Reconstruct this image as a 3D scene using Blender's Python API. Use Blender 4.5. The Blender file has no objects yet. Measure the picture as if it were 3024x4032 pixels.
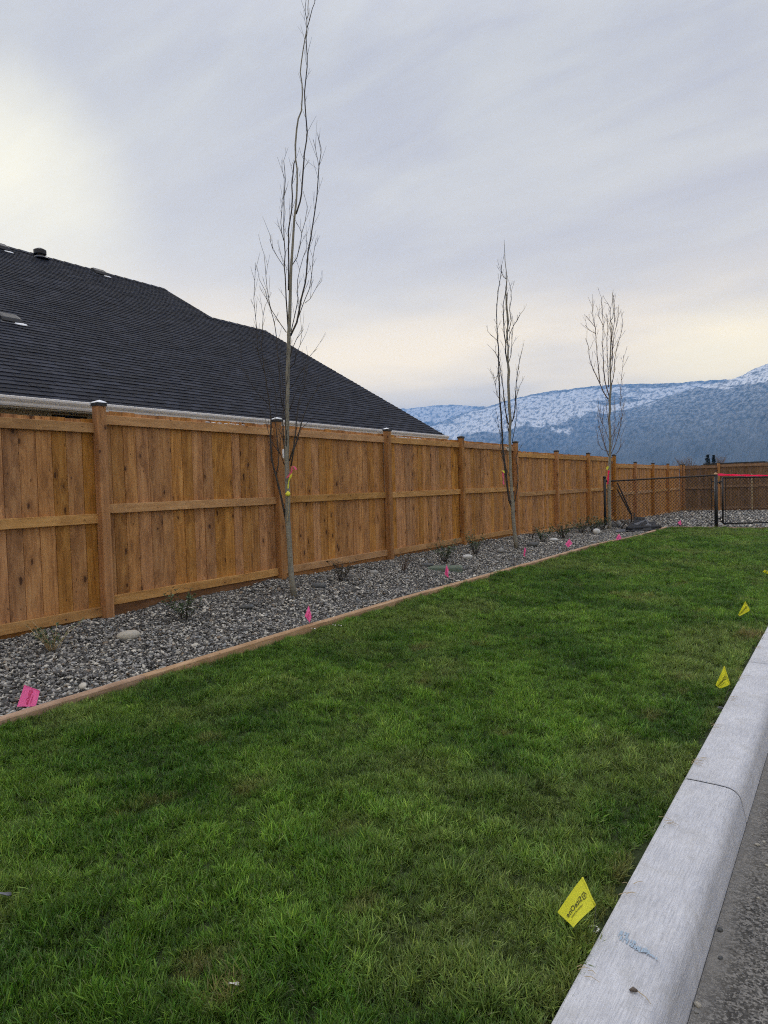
import bpy, math, random
import numpy as np
from mathutils import Matrix, Vector

random.seed(7)
RNG = np.random.default_rng(7)
R = math.radians
scene = bpy.context.scene
COL = scene.collection

# ------------------------------------------------------------------ camera
F_PX, YAW, PITCH, ROLL = 2725.07, 0.59475886, 0.03751062, -0.02836352
PW, PH = 3024.0, 4032.0
CAMZ = 1.40
FWD = np.array([-math.sin(YAW) * math.cos(PITCH), math.cos(YAW) * math.cos(PITCH), -math.sin(PITCH)])
_r = np.array([math.cos(YAW), math.sin(YAW), 0.0])
_u = np.cross(_r, FWD)
RGT = _r * math.cos(ROLL) + _u * math.sin(ROLL)
UPV = -_r * math.sin(ROLL) + _u * math.cos(ROLL)
cam_d = bpy.data.cameras.new('camera')
cam = bpy.data.objects.new('camera', cam_d)
COL.objects.link(cam)
cam_d.sensor_fit = 'VERTICAL'
cam_d.sensor_height = 36.0
cam_d.lens = 36.0 * F_PX / PH
cam_d.clip_start = 0.05
cam_d.clip_end = 60000
M = Matrix((RGT.tolist(), UPV.tolist(), (-FWD).tolist())).transposed().to_4x4()
M.translation = (0, 0, CAMZ)
cam.matrix_world = M
scene.camera = cam

# ------------------------------------------------------------------ sky, sun, exposure
SUN_AZ, SUN_EL = R(65.0), R(17.0)          # azimuth to the left of +Y
SUN = Vector((-math.sin(SUN_AZ) * math.cos(SUN_EL), math.cos(SUN_AZ) * math.cos(SUN_EL), math.sin(SUN_EL)))
world = bpy.data.worlds.new('World')
scene.world = world
world.use_nodes = True


class NT:
    """short helper for building node trees"""
    def __init__(s, tree):
        s.t = tree
        s.n = tree.nodes
        s.l = tree.links

    def node(s, typ, **kw):
        n = s.n.new(typ)
        for k, v in kw.items():
            setattr(n, k, v)
        return n

    def link(s, a, b):
        s.l.new(a, b)

    def put(s, sock, v):
        if isinstance(v, bpy.types.NodeSocket):
            s.l.new(v, sock)
        else:
            if isinstance(v, (tuple, list)) and len(v) == 3 and sock.type == 'RGBA':
                v = (*v, 1.0)
            sock.default_value = v

    def math(s, op, a, b=None, c=None, clamp=False):
        n = s.node('ShaderNodeMath', operation=op, use_clamp=clamp)
        s.put(n.inputs[0], a)
        if b is not None:
            s.put(n.inputs[1], b)
        if c is not None:
            s.put(n.inputs[2], c)
        return n.outputs[0]

    def vmath(s, op, a, b=None):
        n = s.node('ShaderNodeVectorMath', operation=op)
        s.put(n.inputs[0], a)
        if b is not None:
            s.put(n.inputs[1], b)
        return n.outputs['Value'] if op in ('DOT_PRODUCT', 'LENGTH', 'DISTANCE') else n.outputs[0]

    def mix(s, f, a, b, blend='MIX'):
        n = s.node('ShaderNodeMix', data_type='RGBA', blend_type=blend)
        n.clamp_factor = True
        s.put(n.inputs[0], f)
        s.put(n.inputs[6], a)
        s.put(n.inputs[7], b)
        return n.outputs[2]

    def noise(s, vec, scale, detail=4.0, rough=0.55, dist=0.0, col=False):
        n = s.node('ShaderNodeTexNoise')
        s.put(n.inputs['Vector'], vec)
        n.inputs['Scale'].default_value = scale
        n.inputs['Detail'].default_value = detail
        n.inputs['Roughness'].default_value = rough
        n.inputs['Distortion'].default_value = dist
        return n.outputs['Color' if col else 'Fac']

    def voro(s, vec, scale, feature='F1'):
        n = s.node('ShaderNodeTexVoronoi', feature=feature)
        s.put(n.inputs['Vector'], vec)
        n.inputs['Scale'].default_value = scale
        return n

    def mapr(s, v, a, b, c=0.0, d=1.0, smooth=False):
        n = s.node('ShaderNodeMapRange')
        if smooth:
            n.interpolation_type = 'SMOOTHSTEP'
        s.put(n.inputs[0], v)
        for i, q in enumerate((a, b, c, d)):
            s.put(n.inputs[i + 1], q)
        return n.outputs[0]

    def scale(s, vec, sc):
        n = s.node('ShaderNodeMapping')
        s.put(n.inputs['Vector'], vec)
        n.inputs['Scale'].default_value = sc
        return n.outputs[0]

    def ramp(s, v, stops):
        n = s.node('ShaderNodeValToRGB')
        el = n.color_ramp.elements
        while len(el) > 1:
            el.remove(el[-1])
        el[0].position, el[0].color = stops[0][0], (*stops[0][1], 1)
        for p, c in stops[1:]:
            e = el.new(p)
            e.color = (*c, 1)
        s.put(n.inputs[0], v)
        return n.outputs[0]

    def sep(s, vec):
        n = s.node('ShaderNodeSeparateXYZ')
        s.put(n.inputs[0], vec)
        return n.outputs

    def comb(s, x, y, z):
        n = s.node('ShaderNodeCombineXYZ')
        for i, q in enumerate((x, y, z)):
            s.put(n.inputs[i], q)
        return n.outputs[0]

    def bump(s, h, strength=0.3, dist=0.01, normal=None):
        n = s.node('ShaderNodeBump')
        n.inputs['Strength'].default_value = strength
        n.inputs['Distance'].default_value = dist
        s.put(n.inputs['Height'], h)
        if normal is not None:
            s.put(n.inputs['Normal'], normal)
        return n.outputs[0]


def build_world():
    w = NT(world.node_tree)
    w.n.clear()
    out = w.node('ShaderNodeOutputWorld')
    bg = w.node('ShaderNodeBackground')
    bg.inputs['Strength'].default_value = 0.1
    w.link(bg.outputs[0], out.inputs[0])
    sky = w.node('ShaderNodeTexSky', sky_type='NISHITA')
    sky.sun_disc = False
    sky.sun_elevation = SUN_EL
    sky.sun_rotation = -SUN_AZ
    sky.altitude = 500
    tc = w.node('ShaderNodeTexCoord')
    d = w.vmath('NORMALIZE', tc.outputs['Generated'])
    x, y, z = w.sep(d)
    zc = w.math('MAXIMUM', z, 0.0)
    inv = w.math('DIVIDE', 1.0, w.math('ADD', zc, 0.22))
    p = w.comb(w.math('MULTIPLY', x, inv), w.math('MULTIPLY', y, inv), 0.0)
    ps = w.scale(p, (0.75, 1.6, 1.0))
    n1 = w.noise(ps, 0.9, 6, 0.55, 0.6)
    n2 = w.noise(w.scale(p, (1.2, 3.4, 1.0)), 2.6, 7, 0.62, 0.5)
    cl = w.math('ADD', w.math('MULTIPLY', n1, 0.72), w.math('MULTIPLY', n2, 0.28))
    # overcast sheet: grey lavender to pale
    sheet = w.ramp(cl, [(0.36, (0.385, 0.395, 0.465)), (0.46, (0.455, 0.46, 0.505)), (0.55, (0.525, 0.53, 0.54)), (0.67, (0.60, 0.60, 0.585))])
    # glow of the veiled sun
    sd = w.vmath('DOT_PRODUCT', d, tuple(SUN))
    g_w = w.mapr(sd, 0.78, 1.0, 0, 1)
    g_w = w.math('POWER', g_w, 1.6)
    c1 = w.mix(w.math('MULTIPLY', g_w, 0.45), sheet, (0.62, 0.62, 0.58))
    g_n = w.mapr(sd, 0.968, 1.0, 0, 0.95, True)
    g_n = w.math('MULTIPLY', g_n, w.mapr(cl, 0.3, 0.62, 0.55, 1.0))
    c2 = w.mix(g_n, c1, (1.08, 1.03, 0.76))
    # lighter, warmer band low over the horizon, away from the sheet
    c2 = w.mix(w.mapr(z, 0.12, 0.55, 0.75, 0, True), c2, (0.82, 0.75, 0.64))
    lowf = w.mapr(z, 0.08, 0.33, 1, 0, True)
    lowf = w.math('MULTIPLY', lowf, w.mapr(w.noise(w.scale(d, (2.0, 2.0, 9.0)), 1.3, 4, 0.5), 0.35, 0.62, 0.35, 0.95))
    c3 = w.mix(w.math('MULTIPLY', lowf, 0.9), c2, (1.80, 1.44, 0.80))
    # break in the cloud low over the right hand mountain
    gap = Vector((-math.sin(R(7)) * math.cos(R(8.5)), math.cos(R(7)) * math.cos(R(8.5)), math.sin(R(8.5))))
    gd = w.vmath('DISTANCE', w.scale(d, (1.0, 1.0, 1.9)), (gap.x, gap.y, gap.z * 1.9))
    gf = w.mapr(gd, 0.02, 0.17, 1, 0, True)
    c4 = w.mix(w.math('MULTIPLY', gf, 0.5), c3, (1.75, 1.50, 0.84))
    # an overcast sky is brightest overhead
    zen = w.mapr(z, 0.5, 1.0, 7.5, 19.5, True)
    c5 = w.mix(1.0, c4, w.comb(w.math('MULTIPLY', zen, 1.035), w.math('MULTIPLY', zen, 1.005), w.math('MULTIPLY', zen, 0.955)), 'MULTIPLY')
    fin = w.mix(0.985, sky.outputs[0], c5)
    w.link(fin, bg.inputs['Color'])


build_world()
sun_d = bpy.data.lights.new('sun', 'SUN')
sun_d.energy = 1.5
sun_d.angle = R(50)
sun_d.color = (1.0, 0.94, 0.84)
sun = bpy.data.objects.new('sun', sun_d)
sun.rotation_euler = (-SUN).to_track_quat('-Z', 'Y').to_euler()
sun.location = (0, 0, 30)
COL.objects.link(sun)
scene.view_settings.view_transform = 'Standard'
scene.view_settings.look = 'None'
scene.view_settings.exposure = 0.85
scene.view_settings.gamma = 1.0
scene.view_settings.use_curve_mapping = False
scene.cycles.max_bounces = 6
scene.cycles.volume_bounces = 0
scene.cycles.transparent_max_bounces = 8
scene.cycles.use_denoising = False      # fine blades, gravel and twigs stay crisp, a little sensor-like grain remains
scene.cycles.filter_width = 1.1
scene.cycles.sample_clamp_indirect = 4.0

# ------------------------------------------------------------------ measuring helpers (camera at the origin of rays)


def ray(px):
    a = (px[0] - PW / 2) / F_PX
    b = -(px[1] - PH / 2) / F_PX
    return FWD + a * RGT + b * UPV


ORG = np.array([0, 0, CAMZ])


def hit(px, point, normal):
    d = ray(px)
    n = np.asarray(normal, float)
    return ORG + d * (np.dot(np.asarray(point, float) - ORG, n) / np.dot(d, n))


KY = [-4, 1.5, 3.9, 6.3, 13.5, 15.9, 20.7, 23.1, 30.3, 40]
KZ = [0.18, 0.20, 0.25, 0.30, 0.30, 0.195, 0.19, 0.115, 0.055, 0.0]


def zg(x, y):
    t = np.clip((-0.65 - np.asarray(x, float)) / 5.13, 0, 1.15)
    return np.interp(y, KY, KZ) * t ** 1.5


def on_ground(px, off=0.0):
    z = 0.05
    for _ in range(40):
        h = hit(px, (0, 0, z), (0, 0, 1))
        z = 0.5 * z + 0.5 * (float(zg(h[0], h[1])) + off)
    return h


def zoom(ox, oy, s):
    return lambda *a: [(ox + q[0] / s, oy + q[1] / s) for q in a]


Z3 = zoom(0, 2200, 2.07375)
Z4 = zoom(700, 1600, 2.07375)
Z5 = zoom(1500, 1650, 2.07375)
Z6 = zoom(2200, 1700, 2.0133)
Z7 = zoom(2100, 3300, 1.7955)
Z8 = zoom(2500, 2200, 2.212)
ZA = zoom(900, 0, 3.16)
ZB = zoom(900, 600, 2.764)
ZC = zoom(950, 1300, 3.6875)
ZD = zoom(1850, 900, 2.37)
ZE = zoom(1850, 1600, 2.37)
ZV = zoom(2500, 1800, 3.166)

# ------------------------------------------------------------------ value noise for numpy layouts


class VN:
    def __init__(s, seed, n=256):
        s.g = np.random.default_rng(seed).random((n, n))
        s.n = n

    def __call__(s, x, y):
        xi = np.floor(x).astype(int)
        yi = np.floor(y).astype(int)
        fx = x - xi
        fy = y - yi
        fx = fx * fx * (3 - 2 * fx)
        fy = fy * fy * (3 - 2 * fy)
        n = s.n
        a = s.g[xi % n, yi % n]
        b = s.g[(xi + 1) % n, yi % n]
        c = s.g[xi % n, (yi + 1) % n]
        d = s.g[(xi + 1) % n, (yi + 1) % n]
        return (a * (1 - fx) + b * fx) * (1 - fy) + (c * (1 - fx) + d * fx) * fy

    def fbm(s, x, y, oct=4, gain=0.5):
        v = 0.0
        a = 1.0
        t = 0.0
        for i in range(oct):
            v = v + a * s(x * 2 ** i + 17.3 * i, y * 2 ** i + 9.1 * i)
            t += a
            a *= gain
        return v / t


# ------------------------------------------------------------------ mesh helpers


class MB:
    def __init__(s):
        s.v = []
        s.f = []

    def add(s, vs, fs):
        o = len(s.v)
        s.v += [tuple(map(float, q)) for q in vs]
        s.f += [tuple(i + o for i in q) for q in fs]
        return s

    def box(s, lo, hi):
        x0, y0, z0 = lo
        x1, y1, z1 = hi
        return s.add([(x0, y0, z0), (x1, y0, z0), (x1, y1, z0), (x0, y1, z0), (x0, y0, z1), (x1, y0, z1), (x1, y1, z1), (x0, y1, z1)],
                     [(0, 3, 2, 1), (4, 5, 6, 7), (0, 1, 5, 4), (1, 2, 6, 5), (2, 3, 7, 6), (3, 0, 4, 7)])

    def bev_box(s, lo, hi, b, axis=2):
        """box with its four long edges chamfered; axis is the long direction"""
        ax = [i for i in range(3) if i != axis]
        a0, a1 = lo[ax[0]], hi[ax[0]]
        b0, b1 = lo[ax[1]], hi[ax[1]]
        pr = [(a0 + b, b0), (a1 - b, b0), (a1, b0 + b), (a1, b1 - b), (a1 - b, b1), (a0 + b, b1), (a0, b1 - b), (a0, b0 + b)]
        vs = []
        for t in (lo[axis], hi[axis]):
            for p in pr:
                q = [0, 0, 0]
                q[ax[0]], q[ax[1]], q[axis] = p[0], p[1], t
                vs.append(q)
        fs = [(i, (i + 1) % 8, 8 + (i + 1) % 8, 8 + i) for i in range(8)]
        fs += [tuple(range(7, -1, -1)), tuple(range(8, 16))]
        if axis == 1:
            fs = [tuple(reversed(f)) for f in fs]
        return s.add(vs, fs)

    def tube(s, pts, rad, n=6, cap=True):
        pts = [Vector(p) for p in pts]
        if not hasattr(rad, '__len__'):
            rad = [rad] * len(pts)
        vs = []
        up = Vector((0.31, 0.77, 0.55)).normalized()
        for i, p in enumerate(pts):
            t = (pts[min(i + 1, len(pts) - 1)] - pts[max(i - 1, 0)])
            if t.length < 1e-9:
                t = Vector((0, 0, 1))
            t.normalize()
            a = t.cross(up)
            if a.length < 1e-3:
                a = t.cross(Vector((1, 0, 0)))
            a.normalize()
            b = t.cross(a)
            for k in range(n):
                w = 2 * math.pi * k / n
                vs.append(p + (a * math.cos(w) + b * math.sin(w)) * rad[i])
        fs = []
        for i in range(len(pts) - 1):
            for k in range(n):
                fs.append((i * n + k, i * n + (k + 1) % n, (i + 1) * n + (k + 1) % n, (i + 1) * n + k))
        if cap:
            fs.append(tuple(range(n - 1, -1, -1)))
            o = (len(pts) - 1) * n
            fs.append(tuple(range(o, o + n)))
        return s.add(vs, fs)

    def grid(s, P):
        """P[i][j] points"""
        ni, nj = len(P), len(P[0])
        vs = [q for row in P for q in row]
        fs = [(i * nj + j, (i + 1) * nj + j, (i + 1) * nj + j + 1, i * nj + j + 1) for i in range(ni - 1) for j in range(nj - 1)]
        return s.add(vs, fs)

    def mesh(s, name, mat=None, smooth=False):
        me = bpy.data.meshes.new(name)
        me.from_pydata(s.v, [], s.f)
        if mat:
            for m in (mat if isinstance(mat, (list, tuple)) else [mat]):
                me.materials.append(m)
        if smooth:
            me.polygons.foreach_set('use_smooth', [True] * len(me.polygons))
        me.update()
        return me

    def build(s, name, mat, parent=None, smooth=False, loc=None):
        return link(name, s.mesh(name, mat, smooth), parent, loc)


def link(name, data, parent=None, loc=None):
    o = bpy.data.objects.new(name, data)
    COL.objects.link(o)
    if parent is not None:
        o.parent = parent
    if loc is not None:
        o.location = loc
    return o


def tag(o, label=None, cat=None, group=None, kind=None):
    for k, v in (('label', label), ('category', cat), ('group', group), ('kind', kind)):
        if v:
            o[k] = v
    return o


def thing(name, label, cat, loc=(0, 0, 0), rz=0.0, group=None):
    o = link(name, None, None, loc)
    o.empty_display_size = 0.2
    o.rotation_euler = (0, 0, rz)
    return tag(o, label, cat, group)


def grid_mesh(xs, ys, fz):
    X, Y = np.meshgrid(xs, ys, indexing='ij')
    Zz = fz(X, Y)
    m = MB()
    m.grid([[(X[i, j], Y[i, j], Zz[i, j]) for j in range(len(ys))] for i in range(len(xs))])
    return m


def ico(sub=2):
    import bmesh
    bm = bmesh.new()
    bmesh.ops.create_icosphere(bm, subdivisions=sub, radius=1.0)
    v = np.array([q.co[:] for q in bm.verts])
    f = [tuple(q.index for q in fc.verts) for fc in bm.faces]
    bm.free()
    return v, f


ICO1, ICO2, ICO3 = ico(1), ico(2), ico(3)


def lump(base, size, rough, seed, flat=True):
    v, f = base
    r = np.random.default_rng(seed)
    k = r.normal(size=(7, 3))
    ph = r.random(7) * 6.28
    d = np.zeros(len(v))
    for i in range(7):
        d += np.sin(v @ k[i] * (1.2 + 0.5 * i) + ph[i]) / (1 + 0.45 * i)
    w = v * (1 + rough * d[:, None] / 2.2)
    w = np.sign(w) * np.abs(w) ** 0.9
    w = w * np.array(size) / 2
    return w, f


# ------------------------------------------------------------------ materials


def new_mat(name):
    m = bpy.data.materials.new(name)
    m.use_nodes = True
    t = NT(m.node_tree)
    t.n.clear()
    out = t.node('ShaderNodeOutputMaterial')
    b = t.node('ShaderNodeBsdfPrincipled')
    t.link(b.outputs[0], out.inputs[0])
    b.inputs['Roughness'].default_value = 0.7
    b.inputs['Specular IOR Level'].default_value = 0.3
    return m, t, b


def objvec(t, rnd=True):
    tc = t.node('ShaderNodeTexCoord')
    v = tc.outputs['Object']
    if rnd:
        oi = t.node('ShaderNodeObjectInfo')
        off = t.math('MULTIPLY', oi.outputs['Random'], 41.7)
        v = t.vmath('ADD', v, t.comb(off, t.math('MULTIPLY', off, 1.7), t.math('MULTIPLY', off, 2.3)))
        return v, oi.outputs['Random']
    return v, None


def plain(name, col, rough=0.7, spec=0.3, metal=0.0, var=0.0, vscale=20.0, bump=0.0):
    m, t, b = new_mat(name)
    b.inputs['Roughness'].default_value = rough
    b.inputs['Specular IOR Level'].default_value = spec
    b.inputs['Metallic'].default_value = metal
    if var or bump:
        v, r = objvec(t)
        n = t.noise(v, vscale, 5, 0.6)
        lo = tuple(c * (1 - var) for c in col)
        hi = tuple(min(1, c * (1 + var)) for c in col)
        t.link(t.mix(t.mapr(n, 0.3, 0.7), lo, hi), b.inputs['Base Color'])
        if bump:
            t.link(t.bump(n, bump, 0.004), b.inputs['Normal'])
    else:
        b.inputs['Base Color'].default_value = (*col, 1)
    return m


def wood(name, axis, dark, mid, light, knots=0.16, tone=0.17, kcol=(0.07, 0.028, 0.010)):
    m, t, b = new_mat(name)
    v, rnd = objvec(t)
    g = [1.0, 1.0, 1.0]
    g[axis] = 0.055
    k = [9.0, 9.0, 9.0]
    k[axis] = 4.2
    # knots: sparse cells, the grain swirls round them
    wob = t.noise(v, 9.0, 2, 0.5, 0, True)
    vk = t.vmath('ADD', t.scale(v, tuple(k)), t.vmath('MULTIPLY', wob, (0.35, 0.35, 0.35)))
    vo = t.voro(vk, 1.0)
    dist = vo.outputs['Distance']
    pick = t.math('GREATER_THAN', t.sep(vo.outputs['Color'])[0], 0.25)
    swirl = t.math('MULTIPLY', t.mapr(dist, 0.0, 0.6, 1, 0, True), pick)
    gv = t.scale(v, tuple(g))
    gv = t.vmath('ADD', gv, t.comb(t.math('MULTIPLY', swirl, 0.06), t.math('MULTIPLY', swirl, 0.06), t.math('MULTIPLY', swirl, 0.05)))
    fine = t.noise(gv, 190, 4, 0.65, 0.2)
    broad = t.noise(gv, 26, 3, 0.5, 0.9)
    blot = t.noise(t.scale(v, tuple(q if i == axis else 1.0 for i, q in enumerate((0.35,) * 3))), 9, 4, 0.6)
    f = t.math('ADD', t.math('MULTIPLY', fine, 0.25), t.math('ADD', t.math('MULTIPLY', broad, 0.40), t.math('MULTIPLY', blot, 0.35)))
    c = t.ramp(f, [(0.33, dark), (0.50, mid), (0.67, light)])
    halo = t.math('MULTIPLY', swirl, 0.5)
    c = t.mix(halo, c, dark)
    kn = t.math('MULTIPLY', t.mapr(dist, knots * 0.55, knots, 1, 0, True), pick)
    v2 = t.voro(vk, 2.3)
    p2 = t.math('GREATER_THAN', t.sep(v2.outputs['Color'])[1], 0.72)
    k2 = t.math('MULTIPLY', t.mapr(v2.outputs['Distance'], 0.08, 0.17, 0.8, 0, True), p2)
    kn = t.math('MAXIMUM', kn, k2)
    c = t.mix(t.math('MULTIPLY', kn, 0.92), c, kcol)
    hv = t.node('ShaderNodeHueSaturation')
    t.put(hv.inputs['Color'], c)
    t.put(hv.inputs['Value'], t.mapr(rnd, 0, 1, 1 - tone, 1 + tone))
    r2 = t.math('FRACT', t.math('MULTIPLY', rnd, 7.31))
    t.put(hv.inputs['Hue'], t.mapr(r2, 0, 1, 0.4955, 0.502))
    t.put(hv.inputs['Saturation'], t.mapr(r2, 0, 1, 0.9, 1.08))
    t.link(hv.outputs[0], b.inputs['Base Color'])
    b.inputs['Roughness'].default_value = 0.72
    b.inputs['Specular IOR Level'].default_value = 0.25
    h = t.math('ADD', t.math('MULTIPLY', fine, 0.6), t.math('MULTIPLY', kn, 0.7))
    t.link(t.bump(h, 0.35, 0.003), b.inputs['Normal'])
    return m


WD, WM, WL = (0.160, 0.066, 0.018), (0.41, 0.192, 0.055), (0.60, 0.325, 0.110)
m_board = wood('fence_board_wood', 2, WD, WM, WL)
m_post = wood('fence_post_wood', 2, (0.20, 0.088, 0.024), (0.36, 0.168, 0.048), (0.49, 0.25, 0.08), 0.12, 0.14)
m_rail = wood('fence_rail_wood', 1, (0.28, 0.140, 0.050), (0.45, 0.245, 0.092), (0.60, 0.36, 0.155), 0.09, 0.14)
m_kick = wood('kick_board_wood', 1, (0.12, 0.052, 0.016), (0.23, 0.105, 0.032), (0.36, 0.17, 0.055), 0.1, 0.3)
m_edge = wood('edging_timber_wood', 1, (0.24, 0.145, 0.078), (0.40, 0.260, 0.155), (0.54, 0.38, 0.245), 0.06, 0.16, (0.16, 0.085, 0.04))
m_black = plain('black_coated_steel', (0.012, 0.012, 0.014), 0.45, 0.4, 0, 0.3, 30)
m_capm = plain('black_post_cap', (0.018, 0.019, 0.022), 0.5, 0.4)
m_snow = plain('old_snow', (0.82, 0.85, 0.90), 0.85, 0.2, 0, 0.08, 40, 0.3)
m_gutter = plain('white_gutter', (0.78, 0.79, 0.80), 0.45, 0.4, 0, 0.08, 3)
m_trim = plain('pale_trim', (0.55, 0.54, 0.50), 0.6, 0.3, 0, 0.06, 5)
m_siding = plain('grey_siding', (0.47, 0.48, 0.42), 0.7, 0.3, 0, 0.08, 6)
m_dark = plain('dark_glass', (0.01, 0.01, 0.012), 0.12, 0.5)
m_rakem = plain('dark_rake', (0.05, 0.05, 0.055), 0.6)
m_vent = plain('black_vent', (0.02, 0.02, 0.023), 0.55, 0.4)
m_flash = plain('galvanised_flashing', (0.12, 0.125, 0.14), 0.4, 0.4, 0.3)
m_white = plain('white_plastic', (0.78, 0.78, 0.76), 0.5)
m_yelrib = plain('yellow_ribbon', (0.72, 0.70, 0.06), 0.55)
m_greenlid = plain('green_plastic_lid', (0.115, 0.15, 0.115), 0.6, 0.3, 0, 0.2, 25, 0.2)
m_sheet = plain('black_landscape_fabric', (0.010, 0.010, 0.012), 0.6, 0.25, 0, 0.4, 14, 0.3)
m_dust = plain('dusty_fabric', (0.12, 0.125, 0.14), 0.8, 0.2, 0, 0.35, 10, 0.3)
m_handle = plain('weathered_handle', (0.035, 0.025, 0.02), 0.7, 0.3, 0, 0.4, 12)
m_rust = plain('worn_steel_blade', (0.11, 0.09, 0.075), 0.6, 0.3, 0.4, 0.4, 30)
m_straw = plain('dry_straw', (0.42, 0.33, 0.19), 0.8, 0.2, 0, 0.25, 60)
m_wire = plain('stake_wire', (0.16, 0.15, 0.14), 0.5, 0.4, 0.6)


def shingle_mat():
    m, t, b = new_mat('charcoal_asphalt_shingle')
    v, rnd = objvec(t)
    geo = t.node('ShaderNodeNewGeometry')
    isl = geo.outputs['Random Per Island']
    rr = t.math('FRACT', t.math('ADD', isl, rnd))
    base = t.ramp(rr, [(0.0, (0.008, 0.0092, 0.0155)), (0.4, (0.0125, 0.0145, 0.0235)), (0.75, (0.019, 0.022, 0.035)), (1.0, (0.031, 0.035, 0.052))])
    gr = t.noise(v, 260, 3, 0.7)
    pat = t.noise(v, 1.6, 5, 0.65)
    c = t.mix(t.mapr(gr, 0.35, 0.72, 0, 0.35), base, (0.058, 0.064, 0.085))
    c = t.mix(t.mapr(pat, 0.35, 0.7, 0.2, 0.0), c, (0.018, 0.019, 0.024))
    t.link(c, b.inputs['Base Color'])
    b.inputs['Roughness'].default_value = 0.9
    b.inputs['Specular IOR Level'].default_value = 0.2
    t.link(t.bump(gr, 0.5, 0.003), b.inputs['Normal'])
    return m


m_shingle = shingle_mat()


def concrete_mat():
    m, t, b = new_mat('broomed_concrete')
    v, _ = objvec(t, False)
    br = t.noise(t.scale(v, (1.0, 0.06, 1.0)), 210, 4, 0.65, 0.25)
    br2 = t.noise(t.scale(v, (1.0, 0.02, 1.0)), 38, 3, 0.5)
    fine = t.noise(v, 330, 3, 0.7)
    blot = t.noise(v, 3.5, 5, 0.6)
    f = t.math('ADD', t.math('MULTIPLY', br, 0.45), t.math('ADD', t.math('MULTIPLY', blot, 0.3), t.math('MULTIPLY', fine, 0.25)))
    c = t.ramp(f, [(0.36, (0.345, 0.355, 0.39)), (0.5, (0.50, 0.51, 0.55)), (0.62, (0.63, 0.64, 0.68))])
    c = t.mix(t.mapr(t.noise(v, 7, 5, 0.7, 0.4), 0.5, 0.72, 0, 0.45), c, (0.30, 0.295, 0.285))
    pit = t.mapr(t.noise(v, 95, 2, 0.5), 0.66, 0.72, 0, 0.5)
    c = t.mix(pit, c, (0.30, 0.30, 0.30))
    t.link(c, b.inputs['Base Color'])
    b.inputs['Roughness'].default_value = 0.85
    h = t.math('ADD', t.math('MULTIPLY', br, 0.55), t.math('ADD', t.math('MULTIPLY', br2, 0.45), t.math('MULTIPLY', fine, 0.35)))
    t.link(t.bump(h, 0.8, 0.008), b.inputs['Normal'])
    return m


def asphalt_mat():
    m, t, b = new_mat('worn_asphalt')
    v, _ = objvec(t, False)
    x = t.sep(v)[0]
    agg = t.voro(v, 150)
    ac = t.sep(agg.outputs['Color'])[0]
    n = t.noise(v, 60, 5, 0.7)
    big = t.noise(v, 2.2, 5, 0.6)
    c = t.ramp(t.math('ADD', t.math('MULTIPLY', ac, 0.5), t.math('MULTIPLY', n, 0.5)), [(0.28, (0.030, 0.029, 0.027)), (0.48, (0.082, 0.079, 0.073)), (0.70, (0.22, 0.21, 0.195))])
    c = t.mix(t.mapr(big, 0.42, 0.68, 0, 0.5), c, (0.15, 0.138, 0.12))
    c = t.mix(t.mapr(t.noise(v, 17, 4, 0.7), 0.52, 0.70, 0, 0.6), c, (0.045, 0.043, 0.040))
    # concrete dust swept against the kerb
    nb = t.math('ADD', x, t.math('MULTIPLY', t.math('SUBTRACT', t.noise(v, 14, 4, 0.7), 0.5), 0.10))
    dust = t.mapr(nb, -0.385, -0.30, 0.55, 0.0, True)
    c = t.mix(dust, c, (0.25, 0.24, 0.225))
    # one pale hairline crack
    cv = t.vmath('ADD', v, t.vmath('MULTIPLY', t.noise(v, 5, 5, 0.6, 0, True), (0.25, 0.25, 0.25)))
    cr = t.voro(cv, 1.15, 'DISTANCE_TO_EDGE').outputs['Distance']
    c = t.mix(t.math('MULTIPLY', t.mapr(cr, 0.002, 0.008, 0.45, 0, True), t.mapr(big, 0.5, 0.6)), c, (0.30, 0.29, 0.27))
    t.link(c, b.inputs['Base Color'])
    b.inputs['Roughness'].default_value = 0.88
    h = t.math('ADD', t.math('MULTIPLY', agg.outputs['Distance'], -0.6), t.math('MULTIPLY', n, 0.8))
    t.link(t.bump(h, 0.8, 0.006), b.inputs['Normal'])
    return m


def soil_mat(name, a, c2, sc=9.0):
    m, t, b = new_mat(name)
    v, _ = objvec(t, False)
    n = t.noise(v, sc, 6, 0.7)
    n2 = t.noise(v, sc * 9, 4, 0.7)
    t.link(t.mix(t.math('ADD', t.math('MULTIPLY', n, 0.5), t.math('MULTIPLY', n2, 0.5)), a, c2), b.inputs['Base Color'])
    b.inputs['Roughness'].default_value = 0.95
    t.link(t.bump(n2, 0.8, 0.01), b.inputs['Normal'])
    return m


def inst_attr(t, name='tint'):
    a = t.node('ShaderNodeAttribute', attribute_type='INSTANCER', attribute_name=name)
    return a


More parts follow.
